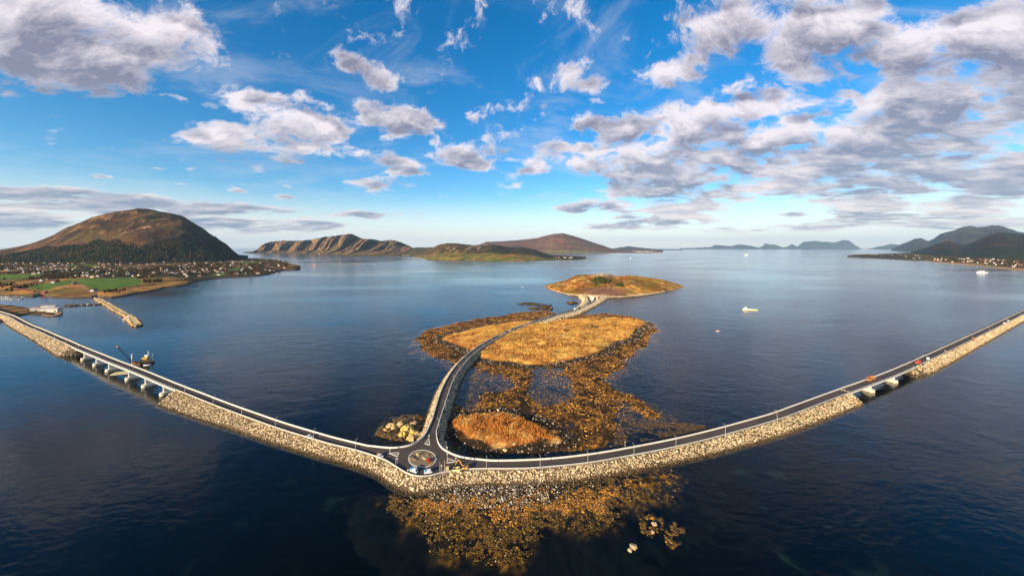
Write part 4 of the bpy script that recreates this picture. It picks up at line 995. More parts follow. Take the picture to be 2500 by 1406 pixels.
# grass tufts on the islets
def tufts(name, poly, n, hgt, zf, label, ca, cb, cc_=None):
    x, y, sd = scatter(poly, n, lambda x, y, sd: (sd + 10 * (fbm(x / 9, y / 9, 5, 123) - .5) > .5) & (fbm(x / 5, y / 5, 4, 170) > .36))
    k = clear_of_road(x, y, 3.0); x, y, sd = x[k], y[k], sd[k]; n = len(x)
    B_ = 5
    a = RNG.uniform(0, 6.283, (n, B_)); lean = RNG.uniform(.15, .8, (n, B_)); h = RNG.uniform(hgt[0], hgt[1], (n, 1)) * RNG.uniform(.7, 1.15, (n, B_))
    big = fbm(x / 12, y / 12, 3, 171)[:, None]; h = h * (.6 + .9 * big)
    w = h * .22
    base = np.stack([np.repeat(x[:, None], B_, 1), np.repeat(y[:, None], B_, 1), np.repeat(zf(x, y, sd)[:, None], B_, 1)], -1)
    side = np.stack([-np.sin(a), np.cos(a), 0 * a], -1) * w[..., None]; tip = np.stack([np.cos(a) * lean * h + .35 * h, np.sin(a) * lean * h + .25 * h, h], -1)
    V = np.stack([base - side - (0, 0, .15), base + side - (0, 0, .15), base + tip], 2).reshape(-1, 3)
    r = RNG.random(n); c = mixc(np.broadcast_to(np.array(ca), (n, 3)), cb, r)
    if cc_ is not None: c = mixc(c, cc_, sstep(.55, .7, fbm(x / 10, y / 10, 4, 172)) * .8)
    o = array_mesh(name, V, np.arange(len(V)).reshape(-1, 3), M_GRASS, None, np.repeat(c, 3 * B_, axis=0))
    tag(o, label, None, None, 'stuff')
tufts('dry_grass', GRASS1, 26000, (.5, 1.3), z_shelf, 'golden dry grass covering the flat islet', (.76, .45, .11), (.54, .26, .06), (.34, .15, .04))
tufts('dry_grass', GRASS2, 6500, (.5, 1.3), z_shelf, 'orange dry grass on the small islet beside the roundabout', (.62, .27, .06), (.38, .14, .03), (.66, .42, .14))
def boulder(pos, r, label, c=(.62, .42, .16), flat=.7, cat='boulder', group=None):
    bm = bmesh.new(); bmesh.ops.create_icosphere(bm, subdivisions=3, radius=1)
    sd = random.random() * 50
    for v in bm.verts:
        n = v.co.normalized()
        k = float(fbm(n.x * 1.3 + sd, n.y * 1.3 + n.z * 1.1, 4, 3)); k2 = float(vnoise(n.x * 2.5 + n.z * 2 + sd, n.y * 2.5, 8))
        v.co = n * r * (.62 + .75 * k - .25 * (k2 > .6)); v.co.z *= flat
    me = bpy.data.meshes.new('boulder'); bm.to_mesh(me); bm.free()
    me.materials.append(plain('boulder_%d_%d' % (int(c[0] * 100), int(c[2] * 100)), c, .9, 0, .3, .9, .5))
    o = link(bpy.data.objects.new('boulder', me)); o.location = pos; o.rotation_euler = (0, 0, random.random() * 6)
    return tag(o, label, cat, group)
for (a, b, r, lb) in ((953, 1040, 3.0, 'pale split boulder at the outer end of the skerry'), (962, 1046, 2.4, 'low tan boulder beside the split one on the skerry'), (976, 1038, 3.0, 'rounded tan boulder above the dark weed on the skerry'), (992, 1050, 4.6, 'largest yellow lichen covered boulder on the skerry'), (984, 1062, 3.2, 'yellow boulder below the largest one on the skerry'), (1006, 1056, 3.2, 'mossy yellow boulder close to the middle road bank'), (1020, 1062, 3.0, 'yellow boulder touching the roadside bank'), (941, 1050, 1.5, 'small pale boulder alone on the skerry edge'), (1010, 1035, 2.4, 'brown boulder at the top of the skerry'), (1002, 1070, 2.6, 'grey boulder at the foot of the skerry')):
    boulder(tuple(P(a, b, .8)), r, lb, (.58, .40, .17) if r < 3.1 else (.60, .42, .11), .7, group='boulders on the skerry')
for (a, b, r, lb) in ((1597, 1278, 1.2, 'long pale boulder breaking the dark water'), (1593, 1298, .8, 'small round pale boulder among the kelp'), (1547, 1333, 1.5, 'cracked tan boulder awash in the dark water'), (1538, 1342, .9, 'small tan boulder beside the cracked one'), (1234, 1098, 1.4, 'pointed orange boulder below the orange grass'), (1257, 1085, 1.5, 'round pale boulder at the edge of the orange grass'), (1270, 1084, .9, 'small round boulder at the edge of the orange grass'), (1332, 1216, 1.0, 'flat tan boulder on the beach under the bank')):
    boulder(tuple(P(a, b, .15 if b > 1150 else .9)), r, lb, (.62, .44, .24), .6, group='boulders along the shore')
for (a, b, w, lb) in ((1380, 800, 7, 'ruined stone wall in the grass left of the shrubs'), (1440, 808, 9, 'grey stone wall foundation on the grassy islet'), (1457, 808.5, 9, 'stone wall foundation beside the bush on the islet'), (1376, 818, 7, 'pale stone foundation low on the grassy islet')):
    q = P(a, b, 3.6); V, Fc = lumps(np.column_stack([q.x + np.sort(RNG.uniform(-w * .6, w * .6, 26)), q.y + np.cumsum(RNG.uniform(-.7, .8, 26)), np.full(26, 3.9)]), RNG.uniform(.3, .75, 26))
    root = empty('stone_ruin', (0, 0, 0), 0, lb, 'stone wall', 'old stone foundations on the islet')
    tag(array_mesh('wall_stones', V, Fc, M_ROCK, root, np.repeat(mixc(np.broadcast_to(np.array((.16, .13, .10)), (26, 3)), (.60, .54, .44), RNG.random(26)), 12, 0)), None, None, None, 'stuff')
# ------------------------------------------------------------------ the dykes and tunnel mouth at the round island
def dyke(pts, w_top, label, sides=(1.3, 1.3), density=.5):
    c = curve([P(a, b, z) for a, b, z in pts], 2.5); n = left_normals(c)
    root = empty('rubble_dyke', (0, 0, 0), 0, label, 'dyke', 'rubble dykes at the tunnel')
    l, r = off(c, n, w_top / 2), off(c, n, -w_top / 2)
    V = np.vstack([l, r]); k = len(c); V[:, 2] += .02
    array_mesh('crest', V, np.array([(i + 1, i, k + i, k + i + 1) for i in range(k - 1)]), M_ROCK, root, np.broadcast_to(np.array((.58, .47, .29)), (2 * k, 3)))
    ends = []
    bank(root, [slope_band(l, n, 30, sides[0]), slope_band(r, -n, 31, sides[1])], density=density, rad=(.6, 1.1), base=(.62, .51, .33), dark=(.46, .36, .22))
dyke([(1415, 748.5, 3.0), (1424, 741.5, 4.2), (1430, 734.5, 5.2), (1429.5, 727, 6.0), (1422, 719.5, 7.0)], 4.0, 'short curved rubble dyke on the harbour side of the tunnel mouth')
dyke([(1324, 787, 4.0), (1362, 773, 3.9), (1400, 764.5, 3.2), (1419, 757.5, 3.0), (1445, 744, 3.2), (1465, 731, 4.2), (1478, 720.5, 5.6)], 7.0, 'long rubble dyke sheltering the road down to the tunnel', (.35, 1.4))
tp = P(1454, 733, 1.2)
root = empty('tunnel_portal', tp, 0.35, 'pale concrete tunnel mouth at the foot of the round island', 'tunnel')
pr = MB(); ns = 20
outer = [(-6.4, 0)] + [(6.4 * -math.cos(t), 3.4 + 5.0 * math.sin(t)) for t in np.linspace(0, math.pi, ns)] + [(6.4, 0)]
inner = [(-4.4, 0)] + [(4.4 * -math.cos(t), 3.0 + 3.6 * math.sin(t)) for t in np.linspace(0, math.pi, ns)] + [(4.4, 0)]
m = len(outer)
for y0, y1 in ((0, 14),):
    pr.add([(a, y0, b) for a, b in outer] + [(a, y0, b) for a, b in inner] + [(a, y1, b) for a, b in outer] + [(a, y1, b) for a, b in inner],
           [(i, i + 1, m + i + 1, m + i) for i in range(m - 1)] + [(2 * m + i, 2 * m + i + 1, i + 1, i) for i in range(m - 1)] + [(m + i, m + i + 1, 3 * m + i + 1, 3 * m + i) for i in range(m - 1)])
pr.build('portal_ring', M_CONC, root)
MB().add([(a, 13.5, b) for a, b in inner], [tuple(range(m))]).build('bore_shade_sheet', M_DARK, root)  # dark sheet across the bore, standing in for the shade inside

# ------------------------------------------------------------------ vehicles
V_WHITE = plain('white_car_paint', (.78, .79, .80), .3, 0, .03, .5)
V_BLUE = plain('cyan_car_paint', (.05, .38, .66), .3, 0, .05, .5)
V_RED = plain('red_machine_paint', (.46, .045, .02), .45, 0, .12, 1.0)
V_ORANGE = plain('orange_machine_paint', (.52, .19, .045), .45, 0, .10, 1.0)
V_YELLOW = plain('yellow_machine_paint', (.55, .31, .06), .45, 0, .10, 1.0)
V_PALE = plain('pale_yellow_paint', (.66, .58, .26), .6, 0, .12, 1.0)
M_WOOD = plain('weathered_wood', (.42, .22, .11), .85, 0, .25, 2.0, .3)
M_RED = plain('red_boards', (.26, .045, .03), .8, 0, .15, 2.0, .2)
def wheel(root, x, y, r=.34, w=.24):
    t_ = MB().tube((0, -w / 2, 0), (0, w / 2, 0), r, None, 14).build('wheel', M_TYRE, root); t_.location = (x, y, r)
    MB().tube((0, -w / 2 - .01, 0), (0, w / 2 + .01, 0), r * .55, None, 10).build('rim', M_STEEL, t_)
def car(pos, rz, label, paint, kind='car', hood=None, s=1.0):
    o = empty('parked_car' if kind != 'van' else 'parked_van', pos, rz, label, 'car' if kind != 'van' else 'van'); s *= .82; o.scale = (s, s, s)
    if kind == 'van':
        L, Wd = 5.2, 2.0; prof = [(-2.6, .35), (2.5, .35), (2.6, .9), (2.35, 1.15), (1.75, 2.05), (1.4, 2.2), (-2.5, 2.2), (-2.6, 2.0)]
        gl = [(1.80, 1.30), (2.20, 1.28), (1.72, 2.0), (.9, 2.0), (.9, 1.30)]
    else:
        L, Wd = 4.5, 1.85; prof = [(-2.2, .35), (2.2, .35), (2.25, .70), (1.95, .90), (1.05, 1.0), (.45, 1.45), (-1.3, 1.52), (-2.0, 1.15), (-2.25, .95)]
        gl = [(.95, 1.0), (.42, 1.40), (-1.28, 1.46), (-1.85, 1.10), (-1.8, 1.0)]
    MB().section(prof, -Wd / 2, Wd / 2).build('body', paint, o, .08)
    MB().section(gl, -Wd / 2 - .012, Wd / 2 + .012).build('side_windows', M_GLASS, o)
    if kind == 'van': MB().add([(2.37, -.85, 1.18), (2.37, .85, 1.18), (1.80, .80, 2.04), (1.80, -.80, 2.04)], [(0, 1, 2, 3)]).build('windscreen', M_GLASS, o)
    else: MB().add([(1.04, -.78, 1.035), (1.04, .78, 1.035), (.49, .72, 1.45), (.49, -.72, 1.45)], [(0, 1, 2, 3)]).build('windscreen', M_GLASS, o)
    if hood: MB().section([(a, b + .012) for a, b in ((-2.2, 1.18), (-1.3, 1.53), (-.4, 1.52), (-.4, 1.45), (-1.3, 1.42), (-2.2, 1.05))] if kind != 'van' else [(-2.45, 2.215), (-1.0, 2.215), (-1.0, 1.4), (-2.45, 1.4)], -Wd / 2 - .015, Wd / 2 + .015).build('coloured_panel', hood, o)
    for x in (-L * .30, L * .30):
        for y in (-Wd / 2 + .08, Wd / 2 - .08): wheel(o, x, y)
    for y in (-.62, .62):
        MB().box((L / 2 - .02, y, .72), (.10, .32, .16)).build('headlight', glassy('headlamp_glass', (.7, .7, .66)), o)
        MB().box((-L / 2 + .02, y, .85), (.10, .22, .2)).build('tail_light', V_RED, o)
    return o
car(tuple(P(1011, 1151.5, RZ)), -.42, 'white van with a cyan panel parked inside the roundabout wall', V_WHITE, 'van', V_BLUE)
car(tuple(P(1045.5, 1154, RZ)), .30, 'blue and white car parked on the roundabout by the wall', V_WHITE, 'van', V_BLUE, .92)
car(tuple(P(928, 1115.5, RZ)), -.5, 'white car parked at the wall just before the roundabout', V_WHITE, 'car', None, 1.1)
car(tuple(P(755, 1068, 4.7)), -.42, 'white car driving on the causeway towards the long bridge', V_WHITE, 'car', None, 1.15)
car(tuple(P(2266, 877, 6.1)), .62, 'white van behind the red loader beyond the short bridge', V_WHITE, 'van', None, 1.1)
car(tuple(P(2462, 784, 5.1)), .62, 'small white car far along the road beyond the short bridge', V_WHITE, 'car', None, 1.2)
car(tuple(P(2452, 790, 5.1)), .62, 'second white van far along the road beyond the short bridge', V_WHITE, 'van', None, 1.0)
def excavator(pos, rz, label, paint, s=1.0, boom=True):
    o = empty('excavator', pos, rz, label, 'excavator'); o.scale = (s, s, s)
    for y in (-1.0, 1.0):
        tk = MB().section([(-1.6, .15), (-1.8, .45), (-1.5, .8), (1.5, .8), (1.8, .45), (1.6, .15), (1.4, 0), (-1.4, 0)], y - .28, y + .28).build('track', M_TYRE, o, .04)
    MB().lathe((0, 0, .75), [(.7, 0), (.7, .25)], 14).build('turntable', M_DARK, o)
    MB().section([(-1.9, 1.0), (1.2, 1.0), (1.2, 1.35), (.2, 1.5), (-1.6, 1.9), (-1.9, 1.7)], -1.2, 1.2).build('house', paint, o, .06)
    cb = MB().section([(.0, 1.35), (1.25, 1.35), (1.3, 1.9), (1.0, 2.75), (.1, 2.8)], .2, 1.15).build('cab', paint, o, .05)
    MB().section([(.12, 1.75), (1.2, 1.75), (1.22, 1.95), (.98, 2.62), (.16, 2.66)], .19, 1.16).build('cab_window', M_GLASS, cb)
    b_ = MB(); b_.section([(.9, 1.3), (1.2, 1.2), (3.2, 4.2), (4.2, 4.6), (4.1, 4.95), (2.9, 4.7)], -.55, -.15).build('boom', paint, o, .04)
    MB().section([(3.9, 5.1), (4.25, 5.0), (5.6, 2.2), (5.3, 2.0)], -.5, -.2).build('stick', paint, o, .03)
    MB().section([(5.1, 2.1), (5.7, 2.2), (6.0, 1.5), (5.7, .9), (5.1, .9), (4.8, 1.3), (5.2, 1.5)], -.95, .25).build('bucket', M_DARK, o, .03)
    return o
excavator(tuple(P(1135, 1146, RZ)), 3.02, 'yellow excavator with raised arm parked at the roundabout wall', V_YELLOW, .95)
excavator(tuple(P(2376, 829.5, 5.5)), 3.7, 'small orange excavator on the road beyond the short bridge', V_ORANGE, .9)
# loading skip in front of the excavator
sk = empty('steel_skip', P(1114, 1147.5, RZ), .12, 'pale yellow open skip in front of the excavator bucket', 'skip')
w_ = MB()
for (c_, s_) in (((0, -1.1, .55), (3.4, .1, 1.1)), ((0, 1.1, .55), (3.4, .1, 1.1)), ((-1.7, 0, .55), (.1, 2.3, 1.1)), ((1.7, 0, .4), (.1, 2.3, .8))): MB().box(c_, s_).build('side_plate', V_PALE, sk, .02)
MB().box((0, 0, .08), (3.4, 2.2, .1)).build('floor_plate', V_PALE, sk)
MB().lathe((.3, 0, .1), [(.9, 0), (.75, .5), (.3, .85), (.05, .95)], 10).build('rubble_load', M_WOOD, sk)
cr = empty('timber_crate', P(1092, 1148, RZ), .1, 'pale slatted timber crate beside the brown post', 'crate')
for k in range(4): MB().box((0, -.68, .3 + k * .42), (1.5, .06, .26)).build('slat', V_PALE, cr); MB().box((0, .68, .3 + k * .42), (1.5, .06, .26)).build('slat', V_PALE, cr)
for x in (-.7, .7):
    for y in (-.62, .62): MB().box((x, y, .9), (.1, .1, 1.8)).build('corner_post', V_PALE, cr)
MB().box((0, 0, 1.83), (1.6, 1.5, .08)).build('lid', V_PALE, cr)
# posts and signs on the roundabout
def post_thing(name, pos, h, label, cat, mat, r=.1, extra=None):
    o = empty(name, pos, 0, label, cat); MB().tube((0, 0, 0), (0, 0, h), r, r * .9, 8).build('pole', mat, o)
    MB().tube((0, 0, 0), (0, 0, .35), r * 2.2, r * 2.0, 10).build('foot', M_CONC, o)
    if extra: extra(o)
    return o
post_thing('brown_post', tuple(P(1085.5, 1148.5, RZ)), 5.6, 'thick rust brown post standing beside the timber crate', 'post', M_WOOD, .2)
def sign_plate(h, w=.7):
    def f(o):
        MB().box((0, -.1, h), (w, .06, w)).build('sign_back', M_STEEL, o, .02)
    return f
for (a, b, h, lb) in ((1078, 1149, 3.2, 'short grey sign post between lamp and brown post'), (996, 1158, 2.8, 'grey sign post at the wall left of the parked van'), (1047.5, 1070, 2.2, 'sign post at the tip of the middle road splitter island'), (952, 1104, 2.4, 'sign post on the bridge side splitter island'), (1092, 1119, 3.0, 'sign post at the near end of the excavator side splitter island'), (1113, 1126, 2.2, 'sign post at the far end of the excavator side splitter island'), (969.5, 1131, 3.0, 'short sign post standing next to the wall lamp'), (1008.5, 1084, 2.6, 'short sign post beside the lamp by the yellow boulders'), (1091.5, 1101, 2.6, 'short sign post beside the lamp by the orange grass'), (1526, 1088, 2.6, 'short sign post on the far wall of the right causeway')):
    post_thing('sign_post', tuple(P(a, b, RZ)), h, lb, 'sign', M_STEEL, .09, sign_plate(h - .4))['group'] = 'sign posts at the roundabout'
# work on the roundabout island
tr = empty('compact_loader', P(1045, 1126.5, RZ + .12), 2.2, 'red compact loader working on the roundabout island', 'loader'); tr.scale = (.85, .85, .85)
MB().section([(-1.7, .5), (1.2, .5), (1.5, .9), (1.2, 1.25), (-1.3, 1.35), (-1.7, 1.1)], -.8, .8).build('body', V_RED, tr, .06)
cb = MB().section([(-.6, 1.25), (.6, 1.25), (.5, 2.3), (-.5, 2.35)], -.65, .65).build('cab', V_RED, tr, .05); MB().section([(-.5, 1.45), (.52, 1.45), (.42, 2.15), (-.4, 2.18)], -.66, .66).build('cab_window', M_GLASS, cb)
for y in (-.75, .75): MB().section([(-.4, 1.2), (-.2, 1.4), (2.0, .75), (2.2, .45), (2.0, .4)], y - .07, y + .07).build('lift_arm', V_RED, tr)
MB().section([(2.1, .15), (2.9, .15), (2.9, .25), (2.25, .75), (2.05, .75)], -.95, .95).build('bucket', M_DARK, tr)
for x in (-.95, .85):
    for y in (-.8, .8): wheel(tr, x, y, .45, .35)
def person(pos, rz, label, jacket):
    """standing worker: one continuous skinned body"""
    me = bpy.data.meshes.new('person'); bm = bmesh.new()
    J = [(0, 0, .98, .15), (0, .02, 1.22, .16), (0, .0, 1.45, .15), (0, .02, 1.56, .07), (0, .04, 1.68, .11), (0, .04, 1.78, .08), (.21, 0, 1.42, .075), (.27, .04, 1.14, .06), (.25, .22, .95, .05), (-.21, 0, 1.42, .075), (-.27, .0, 1.14, .06), (-.24, .14, .92, .05), (.11, 0, .9, .11), (.13, .03, .50, .085), (.14, 0, .08, .06), (.14, .16, .04, .05), (-.11, 0, .9, .11), (-.13, -.02, .50, .085), (-.14, -.06, .08, .06), (-.14, .10, .04, .05)]
    vs = [bm.verts.new(j[:3]) for j in J]
    for a, b in ((0, 1), (1, 2), (2, 3), (3, 4), (4, 5), (2, 6), (6, 7), (7, 8), (2, 9), (9, 10), (10, 11), (0, 12), (12, 13), (13, 14), (14, 15), (0, 16), (16, 17), (17, 18), (18, 19)): bm.edges.new((vs[a], vs[b]))
    bm.verts.layers.skin.verify(); bm.to_mesh(me); bm.free()
    o = empty('person', pos, rz, label, 'person'); b = link(bpy.data.objects.new('body', me), o)
    for i, j in enumerate(J): me.skin_vertices[0].data[i].radius = (j[3], j[3]); 
    me.skin_vertices[0].data[0].use_root = True
    b.modifiers.new('skin', 'SKIN'); sb = b.modifiers.new('sub', 'SUBSURF'); sb.levels = sb.render_levels = 1
    me.materials.append(jacket)
    MB().lathe((0, .04, 1.74), [(.13, 0), (.125, .07), (.07, .14), (.01, .16)], 10).build('helmet', V_WHITE, o)
    return o
HIVIS = plain('orange_workwear', (.75, .20, .03), .8, 0, .2, 6.0)
person(tuple(P(922.5, 1112.5, RZ)), .4, 'person in orange workwear standing by the white car', HIVIS)
def heap(name, pos, r, h, label, mat, cat='heap', grp=None):
    bm = bmesh.new(); bmesh.ops.create_icosphere(bm, subdivisions=3, radius=1)
    for v in bm.verts: 
        k = .7 + .6 * float(fbm(v.co.x * 2 + pos[0], v.co.y * 2 + v.co.z, 4, 5)); v.co = Vector((v.co.x * r * k, v.co.y * r * k, max(0, v.co.z) * h * k))
    me = bpy.data.meshes.new(name); bm.to_mesh(me); bm.free(); me.materials.append(mat)
    o = link(bpy.data.objects.new(name, me)); o.location = pos; return tag(o, label, cat, grp)
def white_ring(px, py, lb):
    o = empty('cable_drum', P(px, py, RZ + .12), .5, lb, 'cable drum')
    for y in (-.35, .35): MB().tube((0, y - .06, .7), (0, y + .06, .7), .7, None, 16).build('flange', V_PALE, o)
    MB().tube((0, -.32, .7), (0, .32, .7), .38, None, 12).build('core', M_WOOD, o)
white_ring(1019, 1112, 'pale wooden cable drum on the roundabout island')
heap('soil_heap', tuple(P(1005.5, 1119, RZ + .1)), 1.6, .8, 'low soil heap at the rim of the roundabout island', gravel, 'heap', 'heaps on the roundabout island')
heap('soil_heap', tuple(P(1014, 1122, RZ + .1)), 1.2, .6, 'soil heap near the middle of the roundabout island', gravel, 'heap', 'heaps on the roundabout island')
heap('soil_heap', tuple(P(1045, 1111, RZ + .1)), .9, .5, 'small soil heap behind the loader on the roundabout island', gravel, 'heap', 'heaps on the roundabout island')
pl = empty('plank_stack', P(1036, 1119, RZ + .12), -.6, 'bundle of pale planks on the roundabout island', 'planks')
for k in range(4): MB().box((0, -.5 + k * .32, .1 + .06 * (k % 2)), (3.4, .24, .12)).build('plank', V_PALE, pl)
pl = empty('plank_stack', P(1050, 1132, RZ + .12), 1.2, 'yellow boards leaning at the kerb beside the loader', 'planks')
for k in range(3): MB().box((0, -.4 + k * .34, .1), (2.2, .26, .12)).build('plank', V_YELLOW, pl)
# orange lorry on the short bridge, red loader behind it
def lorry(pos, rz, label, paint, s=1.0):
    o = empty('lorry', pos, rz, label, 'lorry'); o.scale = (s, s, s)
    MB().section([(2.6, .6), (4.4, .6), (4.5, 1.4), (4.2, 2.8), (2.7, 2.9)], -1.2, 1.2).build('cab', paint, o, .07)
    MB().section([(3.3, 1.7), (4.47, 1.7), (4.25, 2.6), (3.3, 2.6)], -1.215, 1.215).build('cab_window', M_GLASS, o)
    MB().box((-.8, 0, .75), (6.4, 1.0, .3)).build('chassis', M_DARK, o)
    bd = MB(); bd.box((-1.0, 0, 1.05), (6.2, 2.4, .15)); bd.build('load_bed', M_STEEL, o)
    for y in (-1.2, 1.2): MB().box((-1.0, y, 1.7), (6.2, .08, 1.3)).build('side_board', paint, o)
    for x in (-4.1, 2.1): MB().box((x, 0, 1.7), (.08, 2.4, 1.3)).build('end_board', paint, o)
    MB().lathe((-1, 0, 1.1), [(1.9, 0), (1.6, .7), (.7, 1.2), (.1, 1.35)], 12, 0, 1.4, .6).build('load', M_WOOD, o)
    for x in (-3.0, -1.8, 3.5):
        for y in (-1.05, 1.05): wheel(o, x, y, .5, .32)
    return o
iq = a_index(2147); q = off(A, A_n, 5.0)[iq]; t_ = A[iq + 2] - A[iq - 2]; ang = math.atan2(t_[1], t_[0])
lorry(tuple(q), ang + math.pi, 'orange lorry with a load crossing the short bridge', V_ORANGE, 1.15)
iq = a_index(2250); q = off(A, A_n, 2.2)[iq]
lorry(tuple(q), ang, 'red lorry at the far end of the short bridge', V_RED, .95)
iq = a_index(2313); person(tuple(off(A, A_n, 1.4)[iq]), 2.0, 'person in pale clothing standing by the wall beyond the short bridge', plain('pale_workwear', (.7, .66, .55), .8))
tq = P(1406, 756, 2.7); o = empty('site_trailer', tq, .75, 'white site trailer on the road down to the tunnel', 'trailer')
MB().box((0, 0, 1.75), (9.0, 2.8, 2.7)).build('trailer_body', V_WHITE, o, .08)
for x in (-3, -1, 1, 3): MB().box((x, -1.41, 1.9), (1.1, .04, .8)).build('window', M_GLASS, o)
for x in (-2.2, 2.2):
    for y in (-1.1, 1.1): wheel(o, x, y, .4, .25)
car(tuple(P(1446, 735.5, 1.6)), 1.0, 'white van in front of the tunnel mouth', V_WHITE, 'van', None, 1.1)

# ------------------------------------------------------------------ barge with crane, raft, boats
bp = P(344, 889); bg = empty('crane_barge', bp, .30, 'working barge with lattice crane boom and yellow winch house', 'barge')
RUST = plain('rusty_steel', (.30, .11, .045), .8, .2, .3, .6, .3)
MB().prism([(-9, -4.4), (8, -4.4), (10, -2.5), (10, 2.5), (8, 4.4), (-9, 4.4)], -.6, 1.5).build('hull', [plain('black_hull', (.05, .035, .03), .6)], bg, .08)
MB().prism([(-8.8, -4.2), (7.9, -4.2), (9.7, -2.4), (9.7, 2.4), (7.9, 4.2), (-8.8, 4.2)], 1.5, 1.62).build('deck', RUST, bg)
hs_ = MB().box((3.5, .5, 4.3), (5.0, 4.4, 5.4), 0, 0, .85).build('winch_house', V_YELLOW, bg, .15)
for x in (2.2, 3.6, 5.0): MB().box((x, -1.72, 4.8), (.8, .06, .8)).build('window', M_GLASS, hs_)
MB().box((4.6, .6, 8.0), (2.0, 2.0, 2.0)).build('wheelhouse', V_WHITE, bg, .1)
MB().tube((5.2, 1.6, 6.5), (5.2, 1.6, 12.5), .45, None, 10).build('funnel', M_CONC, bg)
for (x, y, h) in ((-5.2, -3.4, 12.), (7.8, 3.0, 9.), (1.2, 3.6, 8.5)): MB().tube((x, y, -.5), (x, y, h), .42, None, 10).build('spud_pole', M_WHITE, bg)
bm_ = MB(); p0, p1 = Vector((-6.5, -1, 2.6)), Vector((-16.5, -3.5, 20.5)); dd = (p1 - p0).normalized(); u_ = dd.orthogonal().normalized(); w__ = dd.cross(u_)
cs = [p0 + u_ * a * .7 + w__ * b * .7 for a in (-1, 1) for b in (-1, 1)]; ce = [p1 + u_ * a * .35 + w__ * b * .35 for a in (-1, 1) for b in (-1, 1)]
for a, b in zip(cs, ce): bm_.tube(a, b, .12, None, 5)
for k in range(12):
    for i, j in ((0, 1), (1, 3), (3, 2), (2, 0)):
        bm_.tube(cs[i].lerp(ce[i], k / 12), cs[j].lerp(ce[j], (k + 1) / 12), .07, None, 4)
bm_.build('lattice_boom', M_DARK, bg)
MB().box(tuple(p1), (1.3, 1.1, 1.5)).build('boom_head', V_ORANGE, bg, .1)
MB().tube(p1, p1 + Vector((0, 0, -12)), .05, None, 4).build('hoist_line', M_DARK, bg)
MB().tube(p1, (2.5, 0, 7.0), .06, None, 4).build('back_stay', M_DARK, bg)
MB().box((-5.2, 0, 2.7), (3.2, 3.0, 2.2)).build('crane_cab', V_ORANGE, bg, .1)
for k, (x, y, s) in enumerate(((-2, 2.5, 1.2), (0, -2.8, 1.4), (-8, 2.2, 1.0), (7.2, -2, 1.3), (-2.6, -2.6, .9))): MB().lathe((x, y, 1.6), [(s * .6, 0), (s * .7, s * .4), (s * .5, s), (.1, s * 1.1)], 9).build('deck_winch', V_ORANGE if k % 2 else RUST, bg)
MB().prism([(5.5, -6.4), (10.5, -6.4), (11.4, -5.6), (10.5, -4.8), (5.5, -4.8)], -.2, .9).build('tender', V_WHITE, bg, .08)
rp = P(297, 911); rf = empty('work_raft', rp, .35, 'flat timber work raft moored beside a bridge pier', 'raft')
for k in range(7): MB().box((-5.4 + k * 1.8, 0, .75), (1.6, 7.0, .22)).build('deck_plank', V_PALE, rf)
for y in (-2.6, 2.6): MB().box((0, y, .25), (12.4, 1.4, .8)).build('float', M_CONC, rf)
MB().box((3.6, 2.2, 1.5), (2.2, 1.6, 1.3)).build('tool_box', V_WHITE, rf, .05); MB().tube((4.5, 3.0, .8), (4.5, 3.0, 4.5), .12, None, 6).build('mast', M_WHITE, rf)

def hull_mesh(name, L, Wd, hgt, mat, root, bow=.35, z0=-.25):
    n = 9; secs = []
    for i in range(n):
        t = i / (n - 1); x = -L / 2 + L * t
        w = Wd / 2 * (1 - max(0, (t - (1 - bow)) / bow) ** 2 * .96) * (.86 + .14 * min(1, t * 5)); sh = hgt * (1 + .35 * max(0, (t - .6) / .4) ** 2)
        secs.append([(x, -w, sh), (x, -w * .8, z0 + .1), (x, 0, z0), (x, w * .8, z0 + .1), (x, w, sh)])
    b = MB(); vs = [q for s in secs for q in s]; m_ = 5
    fs = [(i * m_ + k, (i + 1) * m_ + k, (i + 1) * m_ + k + 1, i * m_ + k + 1) for i in range(n - 1) for k in range(m_ - 1)]
    fs += [(i * m_ + 4, (i + 1) * m_ + 4, (i + 1) * m_, i * m_) for i in range(n - 1)] + [tuple(range(m_)), tuple(range((n - 1) * m_, n * m_))[::-1]]
    b.add(vs, fs); return b.build(name, mat, root)
def ship(px, py, L, rz, label, hullmat, housemat, cat='ship', where=-.3, name='cargo_ship', mast=True, houses=1):
    o = empty(name, P(px, py), rz, label, cat); Wd = L * .2; hg = L * .065
    hull_mesh('hull', L, Wd, hg, hullmat, o)
    for k in range(houses):
        x = L * (where + k * .26)
        MB().box((x, 0, hg + L * .045), (L * .16, Wd * .8, L * .09)).build('superstructure', housemat, o, L * .004)
        MB().box((x + L * .01, 0, hg + L * .105), (L * .11, Wd * .62, L * .04)).build('wheelhouse', housemat, o, L * .004)
        MB().box((x + L * .012, 0, hg + L * .108), (L * .112, Wd * .63, L * .016)).build('wheelhouse_window', M_GLASS, o)
        MB().tube((x - L * .04, 0, hg + L * .12), (x - L * .04, 0, hg + L * .2), L * .016, L * .012, 8).build('funnel', housemat, o)
    if mast: MB().tube((L * .3, 0, hg), (L * .3, 0, hg + L * .17), L * .008, None, 6).build('mast', M_WHITE, o)
    MB().prism([(-L * .12, -Wd * .32), (L * .26, -Wd * .32), (L * .26, Wd * .32), (-L * .12, Wd * .32)], hg * .9, hg + L * .02).build('hatch_cover', housemat, o)
    return o
V_CREAM = plain('cream_ship_paint', (.78, .68, .40), .5, 0, .06, .1)
ship(1831, 757, 27., 3.05, 'cream coloured coaster anchored in the open water', V_CREAM, V_WHITE, where=.30)
ship(1752, 809, 8.0, 3.3, 'small orange workboat near the anchored coaster', V_ORANGE, V_WHITE, 'boat', -.1, 'workboat')
